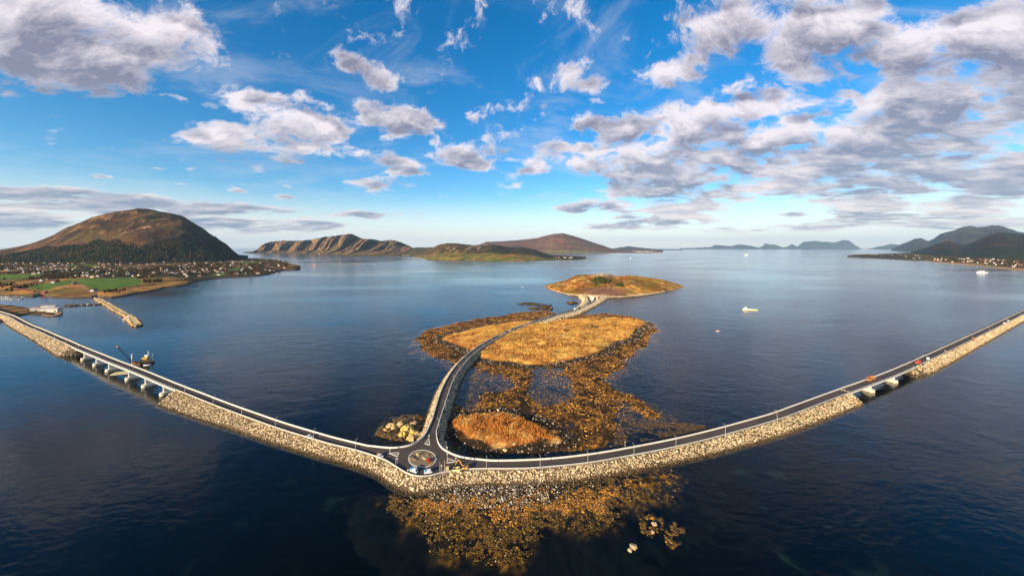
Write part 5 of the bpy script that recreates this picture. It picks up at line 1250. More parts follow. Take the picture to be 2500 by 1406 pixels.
ship(2397, 666, 46., 3.05, 'white car ferry crossing towards the far shore village', V_WHITE, V_WHITE, 'ferry', -.14, 'car_ferry', True, 2)
ship(767, 648.5, 26., 2.9, 'red and white service vessel beside the fish farm', V_RED, V_WHITE, 'boat', -.2, 'service_vessel')
ship(1540, 630.5, 46., .5, 'tiny white ship far out off the wooded headland', V_WHITE, V_WHITE, 'ship', -.1, 'passenger_ship')
ship(1822, 623, 90., .2, 'white ship far away near the horizon islands', V_WHITE, V_WHITE, 'ship', -.1, 'passenger_ship', True, 2)
ship(1276, 701, 7.5, .5, 'small motor boat drawing a wake in the sound', V_WHITE, V_WHITE, 'boat', -.1, 'motor_boat')
# marker pole in the water near the coaster
o = empty('marker_buoy', P(1770, 790), 0, 'thin red marker buoy between coaster and workboat', 'buoy'); MB().lathe((0, 0, -.2), [(.6, 0), (.6, .5), (.2, .7)], 10).build('float', V_RED, o); MB().tube((0, 0, .4), (0, 0, 3.2), .1, .06, 6).build('topmark', V_RED, o)
# fish farm: floating rings
for k, (a, b) in enumerate(((818, 646), (831, 645.4), (844, 646.4), (857, 645.2), (870, 644.8), (878, 645.6))):
    o = empty('fish_pen', P(a, b), 0, 'round floating fish pen beside the service vessel', 'fish pen', 'floating fish pens')
    rg = MB(); R_ = 22.; ns = 24
    for i in range(ns):
        a0, a1 = 6.2832 * i / ns, 6.2832 * (i + 1) / ns
        rg.tube((R_ * math.cos(a0), R_ * math.sin(a0), .3), (R_ * math.cos(a1), R_ * math.sin(a1), .3), .7, None, 5)
    rg.build('float_ring', M_DARK, o)
    rl = MB()
    for i in range(ns):
        a0, a1 = 6.2832 * i / ns, 6.2832 * (i + 1) / ns
        rl.tube((R_ * .97 * math.cos(a0), R_ * .97 * math.sin(a0), 2.0), (R_ * .97 * math.cos(a1), R_ * .97 * math.sin(a1), 2.0), .35, None, 4); rl.tube((R_ * .97 * math.cos(a0), R_ * .97 * math.sin(a0), .3), (R_ * .97 * math.cos(a0), R_ * .97 * math.sin(a0), 2.0), .2, None, 4)
    rl.build('net_rail', V_PALE, o)
BUOY = (MB().lathe((0, 0, -.5), [(1.5, 0), (2.6, 1.2), (1.8, 2.6), (.3, 3.2)], 10).mesh('float', M_WHITE), MB().tube((0, 0, 2.4), (0, 0, 5.0), .25, None, 6).mesh('topmark', M_WHITE))
for (a, b) in ((890, 646), (899, 643.5), (907, 644.5), (915, 646), (1029, 633.6)):
    o = empty('mooring_buoy', P(a, b), 0, 'white mooring buoy near the fish pens', 'buoy', 'mooring buoys'); inst('float', BUOY[0], o); inst('topmark', BUOY[1], o)

# ------------------------------------------------------------------ harbour on the left
SPIT = wpoly([(-260, 738), (-60, 742), (0, 744), (30, 745), (52, 748), (75, 752), (100, 759), (140, 764), (134, 772), (118, 773.5), (96, 770.5), (64, 768.5), (46, 775), (20, 784), (0, 791), (-80, 815), (-260, 830)])
patch('harbour_spit', SPIT, 3.0, lambda X, Y, sd: -1.0 + 3.0 * sstep(-2, 8, sd) + (fbm(X / 14, Y / 14, 4, 200) - .5) * 1.8,
      lambda X, Y, sd, Z: mixc(mixc((.030, .024, .014), (.07, .045, .02), fbm(X / 5, Y / 5, 3, 202)), mixc((.36, .17, .05), (.10, .065, .025), sstep(.38, .6, fbm(X / 16, Y / 16, 4, 201))), sstep(7, 15, sd + 12 * (fbm(X / 18, Y / 18, 3, 203) - .5))), M_GROUND, 'low weedy spit carrying the harbour buildings', None, 6.)
def gable(name, Lx, Wy, hw, hr, wallm, roofm, root, over=.5):
    MB().box((0, 0, hw / 2 - .5), (Lx, Wy, hw + 1.0)).build('wall', wallm, root)
    MB().section([(-Wy / 2, hw), (Wy / 2, hw), (0, hw + hr)], -Lx / 2 + .01, Lx / 2 - .01, 0, 'x').build('gable_wall', wallm, root)
    rf = MB(); th = .25
    for s in (-1, 1):
        rf.add([(-Lx / 2 - over, s * (Wy / 2 + over), hw - over * hr / (Wy / 2)), (Lx / 2 + over, s * (Wy / 2 + over), hw - over * hr / (Wy / 2)), (Lx / 2 + over, 0, hw + hr + .02), (-Lx / 2 - over, 0, hw + hr + .02),
                (-Lx / 2 - over, s * (Wy / 2 + over), hw - over * hr / (Wy / 2) + th), (Lx / 2 + over, s * (Wy / 2 + over), hw - over * hr / (Wy / 2) + th), (Lx / 2 + over, 0, hw + hr + th + .02), (-Lx / 2 - over, 0, hw + hr + th + .02)],
               [(0, 1, 2, 3), (4, 5, 6, 7), (0, 1, 5, 4), (1, 2, 6, 5), (2, 3, 7, 6), (3, 0, 4, 7)])
    rf.build('roof', roofm, root)
M_WB = plain('white_boards', (.52, .50, .46), .7, 0, .08, 1.0); M_GREY = plain('grey_roof', (.13, .13, .14), .75, 0, .15, .8); M_LROOF = plain('light_sheet_roof', (.26, .26, .28), .5, 0, .1, .4)
for (a, b, Lx, Wy, hw, hr, lb, wm) in ((133, 760.5, 19, 9, 6.0, 2.2, 'largest white harbour warehouse at the end of the spit', M_WB), (111, 759.8, 15, 8, 4.6, 1.9, 'grey white harbour shed joined to the large warehouse', M_WB), (90, 759.2, 13, 9, 4.6, 1.9, 'grey boarded harbour shed beside the white ones', plain('grey_boards', (.38, .37, .36), .8, 0, .15, 1.0)), (122, 753.5, 24, 8, 5.0, 2, 'long low warehouse behind the white harbour shed', M_WB)):
    o = empty('warehouse', P(a, b, 1.2), .10, lb, 'building', 'harbour buildings'); gable('w', Lx, Wy, hw, hr, wm, M_LROOF, o)
    for k in range(int(Lx / 5)): MB().box((-Lx / 2 + 2.5 + k * 5, -Wy / 2 - .04, hw * .55), (1.4, .08, 1.2)).build('window', M_GLASS, o)
    MB().box((Lx * .3, -Wy / 2 - .05, 1.5), (3.0, .1, 3.0)).build('door', M_DARK, o)
def quay(pts, wd, z, label, cat='quay', name='timber_quay', mat=None):
    c = curve([P(a, b, z) for a, b in pts], 4.0); n = left_normals(c); o = empty(name, (0, 0, 0), 0, label, cat)
    l, r = off(c, n, wd / 2), off(c, n, -wd / 2); k = len(c)
    V = np.vstack([l, r, off(l, n, 0, -.6), off(r, n, 0, -.6)])
    f = [(i, i + 1, k + i + 1, k + i) for i in range(k - 1)] + [(2 * k + i, 2 * k + i + 1, i + 1, i) for i in range(k - 1)] + [(k + i, k + i + 1, 3 * k + i + 1, 3 * k + i) for i in range(k - 1)] + [(0, k, 3 * k, 2 * k), (k - 1, 2 * k - 1, 4 * k - 1, 3 * k - 1)]
    array_mesh('deck', V, f, mat or M_WOOD, o)
    for i in range(0, k, 2):
        for q in (l[i], r[i]): MB().tube((q[0], q[1], -1.5), (q[0], q[1], q[2] + .5), .25, None, 6).build('pile', M_DARK, o)
quay([(60, 755), (85, 750), (116, 743.4)], 9., 2.0, 'dark timber quay reaching behind the warehouses')
quay([(108, 767.5), (132, 770), (146, 762.5)], 7., 1.4, 'low timber landing stage in front of the warehouses')
quay([(0, 728), (30, 730), (50, 729)], 5., 1.0, 'floating pontoon of the small boat harbour', 'pontoon', 'pontoon', M_CONC)
def breakwater(pts, wt, label, road=False, dens=.35):
    c = curve([P(a, b, z) for a, b, z in pts], 3.0); n = left_normals(c)
    o = empty('breakwater', (0, 0, 0), 0, label, 'breakwater'); l, r = off(c, n, wt / 2), off(c, n, -wt / 2); k = len(c)
    V = np.vstack([l, r]); array_mesh('crest', V, np.array([(i + 1, i, k + i, k + i + 1) for i in range(k - 1)]), M_ROCK, o, np.broadcast_to(np.array((.62, .46, .22) if road else (.10, .075, .05)), (2 * k, 3)))
    bands = [slope_band(l, n, 40, .8), slope_band(r, -n, 41, .8)]
    th = np.linspace(-math.pi / 2, math.pi / 2, 14)
    for e, sg in ((c[-1], 1), (c[0], -1)):
        d_ = (c[-1] - c[-2] if sg > 0 else c[0] - c[1])[:2]; d_ = d_ / np.linalg.norm(d_); nn = np.array([-d_[1], d_[0]])
        nrm = np.cos(th)[:, None] * d_ + np.sin(th)[:, None] * nn
        bands.append(slope_band(np.column_stack([e[:2] + nrm * wt / 2, np.full(14, e[2])]), nrm, 42, .8))
    bank(o, bands, density=dens, rad=(.8, 1.5), base=(.50, .38, .20) if road else (.13, .10, .07), dark=(.24, .17, .09) if road else (.05, .04, .03))
breakwater([(236, 726.5, 3.2), (262, 741, 3.2), (290, 757, 3.2), (306, 765.5, 3.2), (317, 772, 3.2)], 5., 'long stone jetty with a sunlit track running into the sea', True)
breakwater([(317, 772, 3.2), (326, 780, 3.2), (334, 791, 3.0)], 7., 'wide outer head of the stone jetty', True)
breakwater([(256, 740.5, 2.0), (215, 742.5, 2.0), (164, 745, 2.0)], 3.5, 'dark straight breakwater branching off the sunlit jetty')
for (a, b) in ((252, 733.5), (266, 741.5), (278, 748), (291, 755.5), (306, 763), (321, 773), (331, 783)): lamp(tuple(P(a, b, 3.2)), 2.4, 'thin lamp post along the stone jetty', 'lamp posts on the jetty', .75)
def small_boat(px, py, L, rz, label, mat, grp, z=0.0, cab=True):
    o = empty('moored_boat', P(px, py), rz, label, 'boat', grp); hull_mesh('hull', L, L * .32, L * .11, mat, o)
    if cab: MB().box((L * .05, 0, L * .2), (L * .25, L * .22, L * .17), 0, 0, .85).build('cabin', V_WHITE, o, .05)
    MB().box((-L * .25, 0, L * .10), (L * .3, L * .2, L * .05)).build('thwart', M_WOOD, o)
small_boat(283, 761, 13, 2.5, 'grey boat moored outermost from the jetty head', M_STEEL, 'boats moored at the jetty'); small_boat(299, 767, 15, 2.6, 'dark fishing boat moored in the middle of the jetty', M_DARK, 'boats moored at the jetty'); small_boat(312, 779, 17, 1.9, 'pale boat moored at the jetty head', M_WB, 'boats moored at the jetty')
quay([(308, 771), (316, 784)], 6., 1.2, 'small landing stage on the harbour side of the jetty head')
for k in range(16):
    small_boat(random.uniform(-4, 62), random.uniform(724.6, 731), random.uniform(7, 11), random.uniform(0, 6), 'small leisure boat moored in the boat harbour', random.choice([M_WB, M_WB, M_STEEL, V_CREAM]), 'leisure boats in the boat harbour')
# wakes and ripples left by boats: low ridges on the water
def wake(pts, w, h, label):
    c = curve([P(a, b) for a, b in pts], 3.0); n = left_normals(c); k = len(c)
    tt = np.linspace(0, 1, k); ww = w * (.4 + .6 * tt); hh = h * np.sin(np.linspace(.05, 1, k) * math.pi) ** .5
    V = np.vstack([np.column_stack([c[:, :2] + n * (d * ww)[:, None], hh * q + .004]) for d, q in ((-.5, 0), (-.2, .8), (0, 1), (.2, .8), (.5, 0))])
    f = np.array([(j * k + i, j * k + i + 1, (j + 1) * k + i + 1, (j + 1) * k + i) for j in range(4) for i in range(k - 1)])
    o = array_mesh('boat_wake', V, f[:, ::-1], bpy.data.materials['sea_water'], None, None, True); tag(o, label, None, None, 'structure')
wake([(1275, 702), (1240, 706), (1200, 710), (1160, 715), (1115, 721)], 5., .35, 'thin wake drawn by the motor boat in the sound')
wake([(1275, 702), (1250, 708), (1220, 714), (1190, 719)], 4., .25, 'inner arm of the motor boat wake')
wake([(1900, 636), (1960, 645), (2040, 658), (2130, 668), (2230, 674), (2350, 682), (2500, 692)], 14., .8, 'long dark current line across the open fjord')
wake([(2397, 667), (2300, 670), (2200, 671), (2080, 672)], 10., .4, 'faint straight wake behind the car ferry')
# ------------------------------------------------------------------ houses, trees, turbines
ROOFS = [plain('slate_roof', (.055, .055, .06), .7, 0, .2, .6), plain('brown_roof', (.15, .075, .05), .75, 0, .2, .6), plain('red_tile_roof', (.16, .055, .035), .75, 0, .2, .6), M_GREY]
WALLS = {'white': M_WB, 'cream': plain('cream_boards', (.72, .60, .36), .7, 0, .08, 1.0), 'red': M_RED, 'brown': plain('brown_boards', (.20, .11, .06), .8, 0, .15, 1.0), 'grey': plain('pale_grey_boards', (.46, .46, .46), .8, 0, .1, 1.0)}
def house_parts(Lx, Wy, hw, hr, wm, rm):
    w = MB().box((0, 0, hw / 2 - 1), (Lx, Wy, hw + 2)); w.section([(-Wy / 2, hw), (Wy / 2, hw), (0, hw + hr)], -Lx / 2, Lx / 2, 0, 'x')
    r = MB(); o = .5
    for s in (-1, 1):
        r.add([(-Lx / 2 - o, s * (Wy / 2 + o), hw - o * 2 * hr / Wy + .05), (Lx / 2 + o, s * (Wy / 2 + o), hw - o * 2 * hr / Wy + .05), (Lx / 2 + o, 0, hw + hr + .05), (-Lx / 2 - o, 0, hw + hr + .05), (-Lx / 2 - o, s * (Wy / 2 + o), hw - o * 2 * hr / Wy + .35), (Lx / 2 + o, s * (Wy / 2 + o), hw - o * 2 * hr / Wy + .35), (Lx / 2 + o, 0, hw + hr + .35), (-Lx / 2 - o, 0, hw + hr + .35)],
              [(0, 1, 2, 3), (4, 5, 6, 7), (0, 1, 5, 4), (1, 2, 6, 5), (2, 3, 7, 6), (3, 0, 4, 7)])
    return w.mesh('wall', wm), r.mesh('roof', rm), MB().box((Lx * .2, .4, hw + hr + .5), (.8, .8, 1.8)).mesh('chimney', M_GREY)
HK = {}
for cn, wm in WALLS.items():
    for k, (Lx, Wy, hw, hr) in enumerate(((12, 8.5, 5.4, 3.4), (15, 9, 4.2, 3.2), (10, 8, 5.8, 3.6))):
        HK[cn, k] = house_parts(Lx, Wy, hw, hr, wm, ROOFS[(k + len(cn)) % 4])
RN = ['dark', 'brown', 'red', 'grey']
def house(px, py, S, cn, k, rz, label, grp, s=1.0):
    q = P(px, py); z = max(shore_z(S, px, py), .5) if S is not None else 1.0
    o = empty('house', (q.x, q.y, z), rz, label, 'house', grp); o.scale = (s, s, s)
    w, r, c = HK[cn, k]
    inst('wall', w, o); rr = inst('roof', r, o); inst('chimney', c, rr)
def in_field(x, y): return any(in_poly(np.array([x]), np.array([y]), f)[0] for f in FIELDS)
SIZE = ['two storey', 'long low', 'small tall']
placed = []
def place_houses(n, xr, yr, S, cols, zone, grp, mind=4.5, s=1.0):
    k = tries = 0
    while k < n and tries < 8000:
        tries += 1
        x = random.uniform(*xr); y = random.uniform(*yr)
        px_, yf, yb = S[0], S[1], S[2]
        f_, b_ = np.interp(x, px_, yf), np.interp(x, px_, yb)
        if y > f_ - 1.2 - (f_ - b_) * .06 or y < b_ + .3 or in_field(x, y): continue
        if vnoise(x / 16., y / 5., 77) < .38: continue
        if any(abs(x - a) < mind and abs(y - b) < mind * .40 for a, b in placed): continue
        placed.append((x, y)); cn = random.choice(cols); kk = random.randrange(3)
        house(x, y, S, cn, kk, random.choice([0.3, 0.5, 1.8, 2.0]) + random.uniform(-.25, .25), '%s %s house %s' % (SIZE[kk], cn, zone), grp, s * random.uniform(.9, 1.2)); k += 1
WC = ['white'] * 5 + ['cream', 'cream', 'red', 'brown', 'brown', 'grey', 'grey']
for (x, y, cn, k, lb) in ((103, 695, 'grey', 0, 'grey farmhouse on the rise between the two green fields'), (133, 698.5, 'white', 1, 'white farmhouse with trees above the lower green field'), (118, 692, 'brown', 1, 'brown farm shed between the two green fields'), (180, 702, 'brown', 1, 'dark shed at the corner of the large green field'), (229, 718, 'white', 1, 'small white boathouse where the jetty starts'), (108, 721, 'red', 2, 'bright red boathouse alone on the shore'), (60, 673, 'grey', 1, 'grey barn above the upper green field'), (97, 675.5, 'white', 0, 'white farmhouse at the edge of the upper green field'), (84, 676.5, 'grey', 1, 'grey outbuilding beside the white upper farmhouse'), (135, 657, 'white', 1, 'broad white hall among trees at the foot of the wooded slope'), (213, 682, 'white', 0, 'white house with garden directly above the large green field'), (226, 686, 'cream', 0, 'cream house directly above the large green field'), (240, 684, 'grey', 0, 'grey house directly above the large green field'), (248, 683.5, 'red', 0, 'red roofed house directly above the large green field'), (534, 676, 'white', 0, 'white house alone on the shore meadow'), (458, 681, 'cream', 1, 'cream boathouse at the bend of the shore'), (488, 679.5, 'brown', 0, 'brown boathouse on the shore near the bend')):
    placed.append((x, y)); house(x, y, LS, cn, k, random.choice([.3, 1.9]), lb, None, .85)
for k in range(12): house(37 + k * 4.1, 712.5 + k * .55, LS, 'red', 2, 1.75, 'red boathouse in the long row beside the boat harbour', 'row of red boathouses', .42)
place_houses(56, (0, 170), (646.5, 672), LS, WC, 'among the trees under the forest edge', 'village houses under the mountain', 4.5, .64)
place_houses(70, (165, 400), (646.5, 685), LS, WC, 'in the village above the large green field', 'village houses under the mountain', 4.5, .64)
place_houses(96, (400, 700), (640, 678), LS, WC, 'in the village along the point', 'village houses under the mountain', 4.2, .70)
place_houses(54, (2275, 2500), (633, 655), RS, WC, 'on the shore below the dark hillside', 'houses on the far shore', 4.5, .85)
place_houses(14, (2130, 2275), (622, 634), RS, WC, 'on the low wooded point', 'houses on the far shore', 6., .8)
# quay buildings on the point
for (x, y, k) in ((690, 659, 1), (700, 659.2, 1), (711, 659.2, 1), (680, 661, 1)): house(x, y, None, 'white', k, .2, 'white harbour building at the very tip of the point', 'buildings at the tip of the point', 1.0)
# distant settlements: far too small to tell apart
def specks(label, spots, size, name='distant_houses', d0=None):
    m_ = MB()
    for (a, b, cnt, sa, sb) in spots:
        for _ in range(cnt):
            x, y = a + random.gauss(0, sa), b + random.gauss(0, sb); q = P(x, max(y, 612)); s = size * random.uniform(.7, 1.3)
            z = 2 + 10 * random.random()
            m_.box((q.x, q.y, z), (s * 1.2, s * .8, s * .7)); L_ = s * .6
            m_.add([(q.x - L_, q.y - s * .45, z + s * .35), (q.x + L_, q.y - s * .45, z + s * .35), (q.x + L_, q.y + s * .45, z + s * .35), (q.x - L_, q.y + s * .45, z + s * .35), (q.x - L_, q.y, z + s * .7), (q.x + L_, q.y, z + s * .7)], [(0, 1, 5, 4), (3, 4, 5, 2), (0, 4, 3), (1, 2, 5)], 1)
    tag(m_.build(name, [M_WB, ROOFS[1]]), label, None, None, 'stuff')
specks('white specks of houses along the foot of the cliff plateau', [(780, 618.6, 26, 30, .5), (850, 620.0, 34, 30, .6), (935, 621.8, 26, 18, .6), (720, 617.4, 16, 24, .3), (1000, 625, 8, 14, .7)], 17.)
specks('pale farmhouses along the shore of the wooded headland', [(1130, 629.5, 12, 20, .7), (1215, 631.5, 20, 25, 1.0), (1300, 632.5, 22, 25, 1.0), (1370, 632, 16, 18, .8), (1165, 631, 8, 10, .5)], 13.)
specks('pale settlement along the foot of the cone mountain', [(1390, 614.2, 40, 26, .5), (1470, 615.2, 24, 22, .4), (1560, 615.2, 26, 22, .4)], 30.)
specks('pale houses below the high mountain across the fjord', [(2250, 612.6, 8, 8, .5), (2300, 617, 14, 14, 1.2)], 22.)
# trees
def crown_mesh(kind, seed):
    random.seed(seed); m_ = MB()
    if kind == 'spruce':
        V = []
        for lvl in range(7):
            z = 1.2 + lvl * 1.55; r = 2.7 * (1 - lvl / 7.6)
            n = 9; ring = [(r * (1 + random.uniform(-.3, .25)) * math.cos(6.283 * i / n + lvl), r * (1 + random.uniform(-.3, .25)) * math.sin(6.283 * i / n + lvl), z + random.uniform(-.45, .2)) for i in range(n)]
            m_.add(ring + [(random.uniform(-.2, .2), random.uniform(-.2, .2), z + 2.5)], [(i, (i + 1) % n, n) for i in range(n)])
    else:
        for k in range(70):
            th = random.uniform(0, 6.283); ph = math.acos(random.uniform(-.5, 1)); rr = random.uniform(.55, 1.0) ** .5
            c = Vector((3.4 * rr * math.sin(ph) * math.cos(th), 3.4 * rr * math.sin(ph) * math.sin(th), 5.4 + 3.0 * rr * math.cos(ph)))
            for _ in range(3):
                a, b = Vector((random.gauss(0, 1), random.gauss(0, 1), random.gauss(0, 1))).normalized(), Vector((random.gauss(0, 1), random.gauss(0, 1), random.gauss(0, 1))).normalized()
                e = c + Vector((random.gauss(0, .4), random.gauss(0, .4), random.gauss(0, .4))); s = random.uniform(.5, 1.0)
                m_.add([e + a * s, e + b * s, e - a * s * .8, e - b * s * .8], [(0, 1, 2, 3)])
    random.seed(seed + 99)
    return m_
F_SPR = plain('spruce_needles', (.016, .024, .010), .9, 0, .35, .7); F_OLV = plain('olive_leaves', (.050, .048, .014), .9, 0, .3, .7); F_AUT = plain('autumn_leaves', (.17, .070, .020), .9, 0, .3, .7); BARK = plain('bark', (.09, .06, .04), .9, 0, .2, 3.0)
TR = {'spruce': (crown_mesh('spruce', 5).mesh('crown', F_SPR), MB().tube((0, 0, -.8), (0, 0, 8), .35, .12, 6).mesh('trunk', BARK)),
      'olive': (crown_mesh('leaf', 6).mesh('crown', F_OLV), MB().tube((0, 0, -.8), (.2, 0, 6), .4, .15, 6).mesh('trunk', BARK)),
      'autumn': (crown_mesh('leaf', 8).mesh('crown', F_AUT), MB().tube((0, 0, -.8), (.2, .1, 6), .4, .15, 6).mesh('trunk', BARK))}
def tree(pos, kind, label, grp, s=1.0):
    o = empty('tree', pos, random.uniform(0, 6), label, 'tree', grp); o.scale = (s, s, s * random.uniform(.85, 1.2)); inst('crown', TR[kind][0], o); inst('trunk', TR[kind][1], o)
TL = {'spruce': 'dark spruce', 'olive': 'olive green leafy tree', 'autumn': 'rust coloured autumn tree'}
def place_trees(n, xr, yr, S, zone, grp, sr=(.8, 1.5), thr=.5):
    k = tries = 0
    while k < n and tries < 9000:
        tries += 1; x, y = random.uniform(*xr), random.uniform(*yr); f_, b_ = np.interp(x, S[0], S[1]), np.interp(x, S[0], S[2])
        if y > f_ - 1 or y < b_ or in_field(x, y) or vnoise(x / 14., y / 4.5, 31) < thr: continue
        if any(abs(x - a) < 2.5 and 0 < y - b < 2.0 for a, b in placed): continue
        kd = random.choice(['spruce', 'spruce', 'olive', 'olive', 'autumn']); q = P(x, y)
        tree((q.x, q.y, shore_z(S, x, y)), kd, TL[kd] + ' ' + zone, grp, random.uniform(*sr)); k += 1
place_trees(27, (0, 120), (648, 680), LS, 'among the houses above the upper green field', 'trees in the village', (.8, 1.5))
place_trees(27, (120, 240), (648, 689), LS, 'among the houses round the broad white hall', 'trees in the village', (.8, 1.5))
place_trees(27, (240, 330), (648, 689), LS, 'among the houses behind the large green field', 'trees in the village', (.8, 1.5))
place_trees(22, (330, 400), (648, 689), LS, 'between the large green field and the point', 'trees in the village', (.8, 1.5))
place_trees(27, (400, 500), (642, 676), LS, 'between the houses at the root of the point', 'trees in the village', (.8, 1.5))
place_trees(27, (500, 600), (642, 676), LS, 'between the houses behind the shore meadow', 'trees in the village', (.8, 1.5))
place_trees(22, (600, 700), (642, 676), LS, 'between the houses near the tip of the point', 'trees in the village', (.8, 1.5))
place_trees(27, (2080, 2270), (621, 636), RS, 'on the long low point under the high mountain', 'trees on the far shore', (1.2, 2.2))
place_trees(27, (2270, 2390), (624, 650), RS, 'by the first houses of the far shore village', 'trees on the far shore', (1.0, 1.8))
place_trees(27, (2390, 2500), (628, 656), RS, 'among the far shore houses behind the ferry', 'trees on the far shore', (1.0, 1.8))
for (a, b) in ((127, 694), (140, 697.5), (115, 690), (142, 700), (408, 682), (414, 684), (420, 682.5), (428, 683), (435, 681)): q = P(a, b); tree((q.x, q.y, shore_z(LS, a, b)), 'olive' if a > 300 else 'autumn', ('olive green tree in the coppice on the shore' if a > 300 else 'rust coloured tree around the farmyard between the fields'), 'trees by the fields', 1.15)
for (a, b) in ((668, 641.5), (673, 642.5), (655, 639.5), (645, 639), (635, 638.5), (697, 645), (703, 648.5), (625, 638), (662, 640.2)): q = P(a, b); tree((q.x, q.y, 4), 'spruce', 'large dark spruce at the outer edge of the point', 'spruces on the point', 2.2)
# woods on the slopes: read as one mass
def forest(label, pts, kind=0, hgt=(9, 17), dark=(.008, .012, .005), lite=(.034, .040, .013)):
    pts = np.asarray(pts); n = len(pts); k = 6
    h = RNG.uniform(hgt[0], hgt[1], n); r = h * RNG.uniform(.22, .42, n)
    a = np.arange(k) * 2 * np.pi / k
    j = 1 + RNG.uniform(-.35, .35, (n, k))
    low = np.stack([pts[:, None, 0] + r[:, None] * j * np.cos(a), pts[:, None, 1] + r[:, None] * j * np.sin(a), pts[:, None, 2] + h[:, None] * RNG.uniform(.0, .15, (n, k))], -1)
    mid = np.stack([pts[:, None, 0] + r[:, None] * .62 * j * np.cos(a + .5), pts[:, None, 1] + r[:, None] * .62 * j * np.sin(a + .5), pts[:, None, 2] + h[:, None] * RNG.uniform(.5, .7, (n, k))], -1)
    top = pts[:, None, :] + np.stack([0 * h, 0 * h, h], -1)[:, None, :]
    V = np.concatenate([low, mid, top], 1); o = (np.arange(n) * (2 * k + 1))[:, None]
    fs = []
    for i in range(k):
        i2 = (i + 1) % k; fs += [np.stack([o[:, 0] + i, o[:, 0] + i2, o[:, 0] + k + i], 1), np.stack([o[:, 0] + i2, o[:, 0] + k + i2, o[:, 0] + k + i], 1), np.stack([o[:, 0] + k + i, o[:, 0] + k + i2, o[:, 0] + 2 * k], 1)]
    c = mixc(np.broadcast_to(np.array(dark), (n, 3)), lite, RNG.random(n) ** 2); c = mixc(c, (.17, .085, .025), (RNG.random(n) > .90) * .7)
    tag(array_mesh('forest', V.reshape(-1, 3), np.vstack(fs), M_GRASS, None, np.repeat(c, 2 * k + 1, axis=0)), label, None, None, 'stuff')
def on_hill(px, V, n, x0, x1, fn):
    """points on a hill's front slope where fn(column, t) allows"""
    rows = V.shape[0]; R = int(rows * .75); out = []
    i = RNG.uniform(np.searchsorted(px, x0), min(np.searchsorted(px, x1), len(px) - 2), n); j = RNG.uniform(0, R - 2, n)
    ii, jj = i.astype(int), j.astype(int); fi, fj = (i - ii)[:, None], (j - jj)[:, None]
    p_ = (V[jj, ii] * (1 - fi) + V[jj, ii + 1] * fi) * (1 - fj) + (V[jj + 1, ii] * (1 - fi) + V[jj + 1, ii + 1] * fi) * fj
    k = fn(px[ii], j / (R - 1), p_) & (RNG.random(n) < 1)
    return p_[k]
forest('dark conifer forest on the lower slope of the brown mountain', on_hill(mt_px, mt_V, 90000, -100, 604, lambda x, t, p_: (t < .40 + .3 * sstep(470, 520, x)) & (p_[:, 2] < 140 + 22 * np.sin(x / 33.) + 70 * (fbm(x / 14, t * 8, 3, 210) - .5) + 160 * sstep(490, 560, x)) & (fbm(p_[:, 0] / 90, p_[:, 1] / 60, 4, 211) > .36 + .10 * (1 - sstep(60, 200, x)))))
HD_V = {}
forest('pine bushes on the slope of the round island', on_hill(bi_px, bi_V, 60000, 1435, 1520, lambda x, t, p_: (np.exp(-((x - 1466) / 18.) ** 2 - ((t - .52) / .13) ** 2) > .45 + 1.1 * (fbm(p_[:, 0] / 5, p_[:, 1] / 8, 4, 212) - .5)) | (np.exp(-((x - 1513) / 13.) ** 2 - ((t - .40) / .10) ** 2) > .60 + 1.1 * (fbm(p_[:, 0] / 5, p_[:, 1] / 8, 4, 213) - .5)))[:1300], 0, (2.5, 6.5), (.022, .034, .010), (.085, .10, .026))
# shrubs on the grassy islet
def shrub(px, py, s, label, mat):
    m_ = crown_mesh('leaf', int(px)).mesh('foliage', mat); o = empty('shrub', P(px, py, 3.6) + Vector((0, 0, -.9 * s)), 0, label, 'shrub', 'shrubs on the islets'); o.scale = (s, s, s * .8)
    inst('foliage', m_, o); inst('stem', TR['autumn'][1], o)
F_DRY = plain('dry_shrub', (.40, .22, .06), .9, 0, .3, .7)
shrub(1441, 803, 1.3, 'large round olive shrub on the grassy islet', plain('olive_shrub', (.27, .19, .05), .9, 0, .3, .7)); shrub(1449, 782, 1.0, 'golden shrub at the back of the grassy islet', F_DRY); shrub(1456, 783, .8, 'small golden shrub beside the taller one at the back of the islet', F_DRY); shrub(1380, 811, .7, 'low rusty shrub by the stone ruin', F_AUT); shrub(1230, 1040, .45, 'low rusty shrub in the orange grass of the small islet', F_AUT)
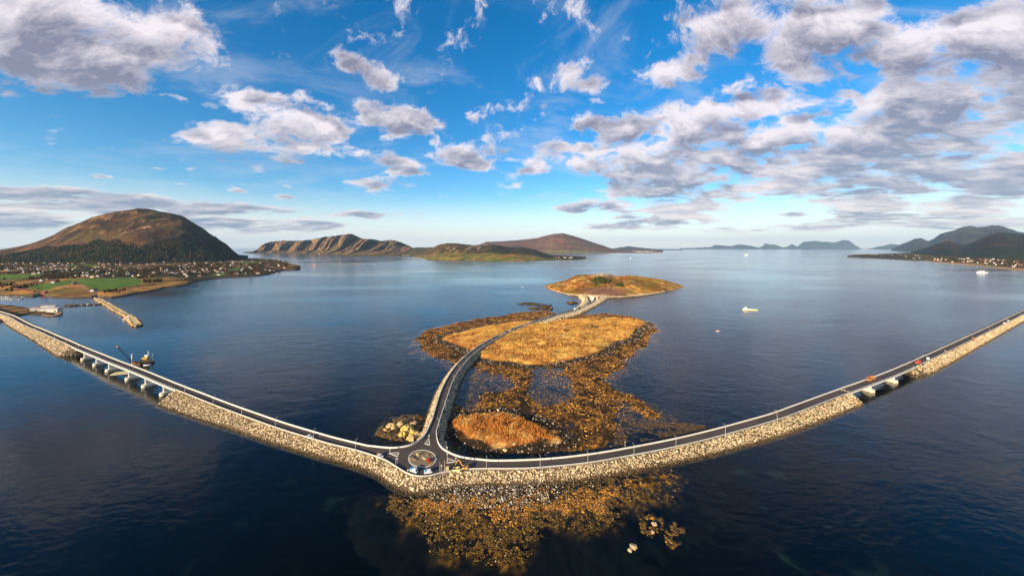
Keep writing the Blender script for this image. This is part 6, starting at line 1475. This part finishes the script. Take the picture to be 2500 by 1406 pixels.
# wind turbines on the plateau
TM = MB().tube((0, 0, -6), (0, 0, 70), 2.6, 1.6, 10).mesh('tower', M_WHITE); NM = MB().box((0, 2, 71), (3.4, 9, 3.6)).mesh('nacelle', M_WHITE, .3); HM = MB().lathe((0, 0, 0), [(1.6, 0), (1.3, 1.4), (.2, 2.2)], 10).mesh('hub', M_WHITE)
bl = MB(); bl.add([(-.9, 0, 0), (.9, .5, 0), (1.7, .4, 8), (.4, .2, 34), (-.2, 0, 34), (-1.4, -.3, 8), (0, .9, 5)], [(0, 1, 6), (1, 2, 6), (2, 3, 6), (3, 4, 6), (4, 5, 6), (5, 0, 6), (0, 5, 4, 3, 2, 1)]); BM_ = bl.mesh('blade', M_WHITE)
for k, a in enumerate((699.5, 709, 741, 781, 789.6, 799, 817.5, 847)):
    i = int(np.argmin(np.abs(pl_px - a))); R_ = int(64); q = pl_V[R_ - 1, i]
    o = empty('wind_turbine', (q[0], q[1], q[2] - 2), random.uniform(-.3, .5), 'white three bladed wind turbine on the crest of the cliff plateau', 'wind turbine', 'wind turbines on the plateau'); inst('tower', TM, o); inst('nacelle', NM, o)
    h = inst('hub', HM, o, (0, -2.6, 71)); h.rotation_euler = (math.radians(90), 0, 0); r0 = random.uniform(0, 2)
    for b in range(3):
        e = inst('blade', BM_, o, (0, -3.6, 71)); e.rotation_euler = (0, r0 + b * 2.0944, 0)
# copses and scrub between the houses: read as dark mass
def thicket(S, xr, n, label, hgt, thr, seed, dark, lite, ymin=None):
    x = RNG.uniform(xr[0], xr[1], n); f_, b_ = np.interp(x, S[0], S[1]), np.interp(x, S[0], S[2])
    y = b_ + (f_ - b_) * RNG.random(n) ** 1.5
    d = depth_of(y); xw = (x - CX) / F * d
    ok = (y < f_ - 1.5 - (f_ - b_) * .10) & (fbm(xw / 70, d / 110, 4, seed) > thr + .10 * sstep(.35, .75, (y - b_) / (f_ - b_)))
    for q in FIELDS: ok &= ~in_poly(x, y, [(a + (2 if a > 200 else 0), b) for a, b in q])
    for a, b in placed: ok &= ~((np.abs(x - a) < 3.0) & (y - b > -.2) & (y - b < 2.2))
    x, y, d, xw = x[ok], y[ok], d[ok], xw[ok]
    z = np.array([shore_z(S, a, b) for a, b in zip(x, y)])
    forest(label, np.column_stack([xw, d, z - .5]), 0, hgt, dark, lite)
thicket(LS, (-20, 700), 16000, 'dark copses and scrub between the village houses', (4, 9), .50, 93, (.010, .012, .005), (.075, .050, .018))
thicket(RS, (2075, 2500), 7000, 'dark copses and scrub along the far shore', (6, 13), .42, 97, (.008, .010, .005), (.060, .042, .018))
# ------------------------------------------------------------------ sea air: far things fade to blue
def haze():
    m = bpy.data.materials.new('sea_haze'); m.use_nodes = True; t = m.node_tree; t.nodes.clear()
    o = t.nodes.new('ShaderNodeOutputMaterial'); v = t.nodes.new('ShaderNodeVolumePrincipled')
    v.inputs['Color'].default_value = (.42, .68, 1.0, 1); v.inputs['Density'].default_value = 1.6e-5; v.inputs['Anisotropy'].default_value = 0.0
    t.links.new(v.outputs[0], o.inputs['Volume'])
    b = MB().box((3000, 22000, 693), (90000, 52000, 1404)); h = b.build('haze', m)
    tag(h, 'thin blue sea haze over the fjord', None, None, 'stuff')
haze()
